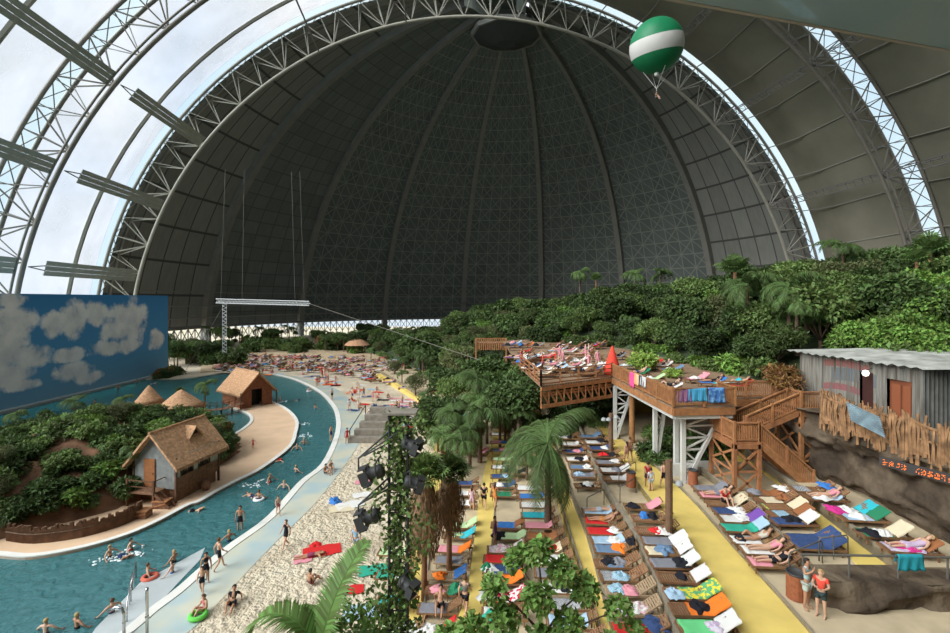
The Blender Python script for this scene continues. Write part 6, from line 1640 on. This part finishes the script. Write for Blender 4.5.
row('the row left of middle path', 1.1, [
 (432,630,[('white',-.98,.4),('red',.4,.98)],[('heap','white',-.1)]), (440,608,[('grey',-.9,.3)],[('man','dark haired person sitting','lean',sh_(BLK),'dark',1)]), (446,590,[('dark green',.1,.9)],[('heap','pink',-.4),('bag','dark green',.4)]), (447,575,[('blue',.35,.98)],[('heap','orange',-.3)]), (453,560,[('grey',-.9,.5)],[]), (455,549,[('pink',-.95,.2),('orange',.2,.9)],[]), (459,535,[('turquoise',.1,.98)],[('heap','pale green',-.2)]), (461,525,[('pale green',-.5,.98)],[]), (463,503,[('pink',-.9,.3)],[('heap','white',.3)]), (464,493,[('white',-.9,.5)],[]), (466,483,[('navy',-.9,.5)],[])], cane=(3,4))
row('the row beside vine tower', .9, [(402,628,[('pale green',-.9,.5)],[('heap','white',.1)]), (398,600,[('turquoise',-.9,.6)],[]), (395,575,[('teal green',-.9,.6)],[('heap','white',.3)]), (396,552,[('pale green',-.9,.6)],[])])
row('the row right of wide path', 4.12, [
 (774,562,[('pink',-.98,-.2)],[('man','man in black lying','lie',[('shorts',BLK),('shirt',BLK)],'blond',0)]), (766,550,[('white',-.98,.2)],[('man','woman in pink top lying','lie',[('shirt',PNK)],'dark',0)]), (754,540,[('white',-.98,.2)],[('man','person with raised knees','liek',[('shirt',(.5,.46,.38))],'dark',1),('bag','black',-.6)]), (744,528,[('teal green',-.98,.5),('pale blue',.5,.98)],[]),
 (741,519,[('white',-.9,-.1),('purple',.3,.98)],[('heap','white',.1)]), (734,511,[('navy',-.98,.3)],[('heap','white',.2)]), (726,503,[('cream',.3,.98)],[('man','person in red shirt sitting','sit',[('shirt',RED),('shorts',BLK)],'dark',0)]), (718,495,[('pink',-.9,.2)],[('man','sunbather in grey lying','lie',[('shorts',(.2,.2,.25))],'dark',0)]), (711,488,[('grey',-.9,.8)],[])])
row('the row by yellow strip', 4.5, [
 (818,545,[('navy',-.98,.98)],[]), (812,538,[('navy',-.98,.98)],[]), (794,521,[('navy',-.98,.3),('white',.4,.98)],[('heap','black',0)]), (790,514,[('blue striped',-.7,-.1),('brown',.3,.98)],[]), (784,507,[('yellow and green patterned',-.95,-.9),('cream',.3,.98)],[]), (776,500,[('cream',-.7,.2)],[('heap','brown',.4)]), (768,493,[('brown',-.2,.6)],[('heap','white',.7),('heap','grey',-.7)])])
row('the row below the rock wall', 5.0, [
 (910,548,[('lilac floral',-.9,.3),('brown',.4,.98)],[('man','person in lilac lying','lie',[('dress',(.5,.38,.5))],'blond',0),('heap','magenta',-.1),('heap','lilac floral',.3)]), (883,533,[('dark green',-.9,.2),('cream',.3,.98)],[('heap','black',-.6),('heap','white',-.1)]), (862,517,[('pale blue',-.8,.3),('dark green',.35,.98)],[('heap','white',-.2)]), (852,511,[('turquoise',.3,.98)],[('heap','magenta',-.8),('heap','white',-.2)]), (825,497,[('pale blue',-.7,.6)],[('heap','white',-.2),('man','person in pink lying','lie',[('shirt',PNK)],'brown',0)]), (812,489,[('black and white striped',-.9,-.2)],[('heap','blue',.6)])], rz=-.12)
hung_towel('turquoise towel draped over the pipe railing on the rock wall', Vector((16.3, YW+.48, 5.82)), 1.0, .62, towel_mat((.03,.30,.36)))
# beach towels near the spotlights
def flat_towel(label, px, py, c, l=1.8, w_=.9, rz=.3, z=.17, group=None):
    mb = MB(); mb.grid([[Vector(((i/12-.5)*l, (j/8-.5)*w_*(1+.1*math.sin(i)), .03+.03*noise.noise(Vector((i*.5,j*.5,px))))) for j in range(9)] for i in range(13)])
    o = mb.build('beach_towel', tmat(c), smooth=True); o.location = P(px, py, z); o.rotation_euler = (0,0,rz); return tag(o, label, 'towel', group)
flat_towel('long red towel spread on the beach left of the blue shirted man', 322,551,'red',2.2,1.2,.35); flat_towel('pink towel at the left end of the red one on the beach', 303,559,'pink',1.0,.9,.3); heap('crumpled red towel above the long red one', P(316,545,.17), 'red')
flat_towel('white towel on the sand left of the upper spotlight', 350,505,'white',2.0,1.2,.5); flat_towel('pale cream towel beside the white one on the sand', 342,509,'cream',1.8,1.0,.2); heap('blue beach bag on the sand left of the spotlights', P(334,502,.17), 'blue', 'beach_bag', 'bag', .35, .3); flat_towel('pink towel on the sand by the upper spotlight', 366,482,'pink',1.8,.8,.1)
flat_towel('white cloth on the sand near the spotlight brackets', 362,495,'white',1.4,.9,.4); heap('dark bag on the beach above the wooden steps', P(375,412,.17), 'navy', 'beach_bag', 'bag', .6, .9)
flat_towel('teal towel on the sand right of the blue shirted man', 375,570,'teal green',1.8,1.0,.2); flat_towel('red and blue towel in front of the tower', 352,590,'red',1.2,.8,.2); flat_towel('pale blue towel in front of the tower near the bottom', 362,612,'pale blue',1.8,1.2,.2)
# raised deck
def deck_item(px, py, c1, c2, who=None):
    p = P(px, py, DZ+.3); p.z = DZ; r = R_.uniform(-.3,.3)
    return p, r
dk = [(642,361,'pink','far left of the lime shrub'),(652,364,'red','left of the lime shrub, second'),(662,366,'white','just before the lime shrub'),(672,370,'denim blue','in front of the lime shrub'),(617,357,'grey','behind the red parasol cloth'),(628,366,'pale blue','right of the red parasol cloth'),(638,374,'dark green','above the receding rail'),(652,379,'pale green','above the pink rail towel'),(668,388,'white','near the rail corner'),(697,379,'pink','behind the hung blue towels'),(712,383,'blue','behind the patterned rail towel'),(726,384,'turquoise','towards the stairs'),(738,386,'red','nearest the stairs')]
for i, (px, py, c, lb) in enumerate(dk):
    p, r = deck_item(px, py, c, None)
    dup(LP_, p, r, 'wooden lounger on the raised deck %s' % lb); towel('%s towel on the deck lounger %s' % (c, lb), p, r, c, -.9, .9)
    M = Matrix.Translation(p) @ Matrix.Rotation(r, 4, 'Z')
    if i % 2 == 0: person('sunbather on the deck lounger %s' % lb, M @ Vector((0,0,.38)), r, 'lie' if i % 4 else 'liek', bi(BLK) if i % 3 else sh_(NAVY), R_.choice(['dark','brown','blond']), i)
    else: heap('%s bundle on the deck lounger %s' % ('white' if c != 'white' else 'black', lb), M @ Vector((-.2,0,.38)), 'white' if c != 'white' else 'black')

# ---- crowds farther off: one object per lounger, bundle and bather, built small
def simple_lounger():
    fr, se, bk, lg = lounger_parts(None); a = MB()
    for q in [fr, se, bk]+lg: n0 = len(a.v); a.v += q.v; a.f += [tuple(i+n0 for i in f) for f in q.f]
    return a.mesh('far_lounger', WOODF)
SLM = simple_lounger()
cols = list(TC)
FT = {}
def far_set(px, py, z, zone, gz, n, rz=None):
    p = P(px, py, z+.3) if z < CH-.5 else None; p.z = z; r = R_.uniform(-.25,.25) if rz is None else rz
    o = link('sun_lounger', SLM); o.location = p; o.rotation_euler = (0,0,r); tag(o, 'far wooden lounger %s' % zone, 'sun lounger', 'far loungers %s' % gz)
    c = R_.choices(['white','pink','pale blue','red','navy','turquoise','cream','grey','orange','black','purple'], [9,3,3,2,2,1,3,2,1,3,1])[0]
    if R_.random() < .62: towel('%s towel on a far lounger %s' % (c, zone), p, r, c, -.9, .9, group='%s towels %s' % (c, gz))
    M = Matrix.Translation(p) @ Matrix.Rotation(r, 4, 'Z')
    u = R_.random()
    if u < .42: far_person(M @ Vector((0,0,.38)), r, R_.choice(['lie','liek','prone']), 'lying', zone, gz)
    elif u < .75: c2 = R_.choice(['white','black','pink','blue']); heap('%s bundle on a far lounger %s' % (c2, zone), M @ Vector((-.2,0,.38)), c2, group='%s bundles %s' % (c2, gz), r0=.33, h=.25)
def far_person(p, rz, ps, word, zone, gz):
    key = ('far', ps, R_.randrange(6))
    if key not in MESHC:
        me = body_mesh(ps)[0].copy(); me.materials.append(SKINS[key[2] % 3]); me.materials.append(cloth([BLK,RED,NAVY,WHI,BLU,PNK][key[2]])); me.materials.append(HAIR[['dark','brown','blond'][key[2] % 3]])
        d = POSES[ps]
        for f in me.polygons:
            c = f.center; best = min(((c-d[n]).length/RADII[n], n) for n in d)[1]
            f.material_index = 1 if best in ('pel','hiL','hiR') or (key[2] % 2 and best in ('che','bel')) else (2 if best == 'top' else 0)
        MESHC[key] = me
    o = link('person', MESHC[key]); o.location = p; o.rotation_euler = (0,0,rz)
    return tag(o, 'small distant person %s %s' % (word, zone), 'person', 'distant people %s %s' % (word, gz))
# far left deck
r = random.Random(77); n = 0
for i in range(400):
    if n >= 56: break
    px = r.uniform(508, 606); py = r.uniform(343, 374)
    if px < 545 and py > 340+(px-500)*.8+8: continue
    if px > 545 and py > 374: continue
    Yd = F*(CH-DZ)/(py-HY)
    if 600-px < 0 and py < 350: continue
    far_set(px, py, DZ, 'on the far deck below the hillside', 'on the far deck', n); n += 1
for i in range(9): far_person(P(r.uniform(515,600), r.uniform(350,374), DZ), r.uniform(0,6), R_.choice(['stand','walk']), 'standing', 'on the far deck below the hillside', 'on the far deck')
# crowd on the far shore terraces
n = 0
for i in range(900):
    if n >= 90: break
    px = r.uniform(212, 432); lo = 356; hi = 372 if px < 330 else (371+(px-330)*.26)
    py = r.uniform(lo if px < 340 else 356+(px-340)*.15, hi)
    if px < 235 and py < 360: continue
    if P(px, py, .4).y > 150: continue
    far_set(px, py, .4, 'in the crowd on the far shore', 'in the far shore crowd', n); n += 1
# far sand in front of the crowd: people and bundles
for i in range(95):
    px = r.uniform(236, 425); t0 = 368 if px < 300 else 368+(px-300)*.27; t1 = t0+7 if px < 300 else t0+7+(px-300)*.10
    py = r.uniform(t0, t1); q = P(px, py, .17)
    if r.random() < .45: far_person(q, r.uniform(0,6.3), r.choice(['stand','walk','sit','sit']), 'standing or sitting', 'on the far sand before the crowd', 'on the far sand')
    else:
        c = r.choice(['white','white','red','navy','pink','black','pale blue','orange']); flat_towel('%s towel lying on the far sand before the crowd' % c, px, py, c, 1.8, .9, r.uniform(-.5,.5), .17, '%s towels on the far sand' % c)
for i in range(48):
    px = r.uniform(350, 425); py = 388+(px-350)*.35+r.uniform(0, 22); q = P(px, py, .17)
    if px > 425: continue
    if i % 2: far_person(q, r.uniform(0,6.3), r.choice(['sit','lean','prone','stand']), 'resting', 'on the middle sand above the wooden steps', 'on the middle sand')
    else:
        c = r.choice(['white','navy','red','pink','pale blue','cream','black']); flat_towel('%s towel on the middle sand above the wooden steps' % c, px, py, c, 1.8, .9, r.uniform(-.5,.5), .17, '%s towels on the middle sand' % c)
# loungers glimpsed in the grove and along the curved path
for i in range(20):
    px = r.uniform(428, 480); py = r.uniform(392, 470)
    far_set(px, py, 1.1, 'among the palms of the grove', 'in the grove', i)
for i in range(14):
    px = r.uniform(515, 560); py = r.uniform(400, 480); far_set(px, py, 1.85, 'under the palms right of the middle path', 'under the palms', i)
def crowd_stuff(name, label, cat, mesh_m, pts, zoff, variants=1):
    mb = MB(); vs = [tuple(v.co) for v in mesh_m.vertices]; fs = [tuple(p.vertices) for p in mesh_m.polygons]
    for p in pts:
        a = r.uniform(-.3, .3); c, s_ = math.cos(a), math.sin(a); n0 = len(mb.v)
        mb.v += [(p.x+x*c-y*s_, p.y+x*s_+y*c, p.z+z+zoff) for x, y, z in vs]; mb.f += [tuple(i+n0 for i in f) for f in fs]
    return mb
pts = []
while len(pts) < 150:
    px = r.uniform(212, 432); py = r.uniform(356, 372 if px < 330 else 371+(px-330)*.26); q = P(px, py, .4)
    if q.y < 150: pts.append(q)
low = MB()
for s_ in (-1, 1): low.beam((-1,s_*.33,.31), (.98,s_*.33,.31), .05, .09)
low.box((-.35,0,.35), (1.3,.6,.03)).beam((.3,0,.36), (.98,0,.8), .6, .03)
for x in (-.85,.8): low.beam((x,0,0), (x,0,.3), .5, .05)
o = crowd_stuff('sun_lounger', '', '', low.mesh('low', None), pts, 0).build('sun_lounger', WOODF); tag(o, 'remaining mass of distant loungers packed on the far shore', 'sun loungers', kind='stuff')
tw_m = towel_mesh(-.9, .9, .78, 3.3, .03).mesh('tw', None)
nm = [('white', 55), ('red', 18), ('pink', 18), ('navy', 20), ('pale blue', 22)]; k0 = 0
for c, n in nm:
    o = crowd_stuff('towel', '', '', tw_m, pts[k0:k0+n], 0).build('towel', tmat(c)); tag(o, 'mass of distant %s towels spread over the packed far shore loungers' % c, 'towels', kind='stuff'); k0 += n
for i in range(60):
    far_person(pts[i]+Vector((r.uniform(-.5,.5),0,.38)), r.uniform(-.3,.3), r.choice(['lie','liek','prone']), 'lying', 'in the crowd on the far shore', 'in the far shore crowd')
for i in range(25):
    far_person(P(r.uniform(225,425), r.uniform(357,370), .4), r.uniform(0,6), r.choice(['stand','walk']), 'standing', 'in the crowd on the far shore', 'in the far shore crowd')
remove(LP_); remove(LPC)

# ---------------------------------------------------------------- near fronds at the lower edge
t = thing('young_palm', 'young palm spreading large green fronds into the bottom of the view', 'palm', (PD(316,670,9.5).x, 9.5, .2))
H = PD(316,665,9.5).z-.2
MB().tube([(0,0,0),(0,0,H-.2),(.05,0,H)], [.12,.1,.09], 9).build('trunk', BARK, t, True)
NP = leaf_mat('near_palm_leaf', (.11,.20,.05)); rr = random.Random(4)
for az, el, L, dr in ((PI*.95,1.45,2.3,1.8),(PI*.30,1.3,2.5,.5),(.35,.45,1.9,.8),(-.1,.3,1.8,1.0),(1.9,1.2,1.8,1.6),(PI*1.1,.75,1.9,1.2),(2.6,.5,1.6,1.5)):
    mb = MB(); frond_mb(mb, (0,0,0), az, el, L, dr, 62, .62, .05, rr, .12, .25); o = mb.build('frond', NP, t); o.location = (0,0,H)
vine2 = thing('potted_climber', 'loose leafy shrub left of the vine tower at the bottom', 'shrub', (PD(355,640,11).x, 11, .9)); zz = PD(355,640,11).z-.9
link('foliage', crown_mesh(71, [(0,0,zz,.8),(-.7,0,zz-.3,.6),(.6,.1,zz+.3,.6),(.3,0,zz-.8,.8),(-.3,0,zz+.6,.45),(1.1,0,zz+1.0,.4)], 900, .2, .11, LF3, .9), vine2); MB().tube([(0,0,0),(0,0,zz)], .05, 5).build('stem', BARK, vine2)
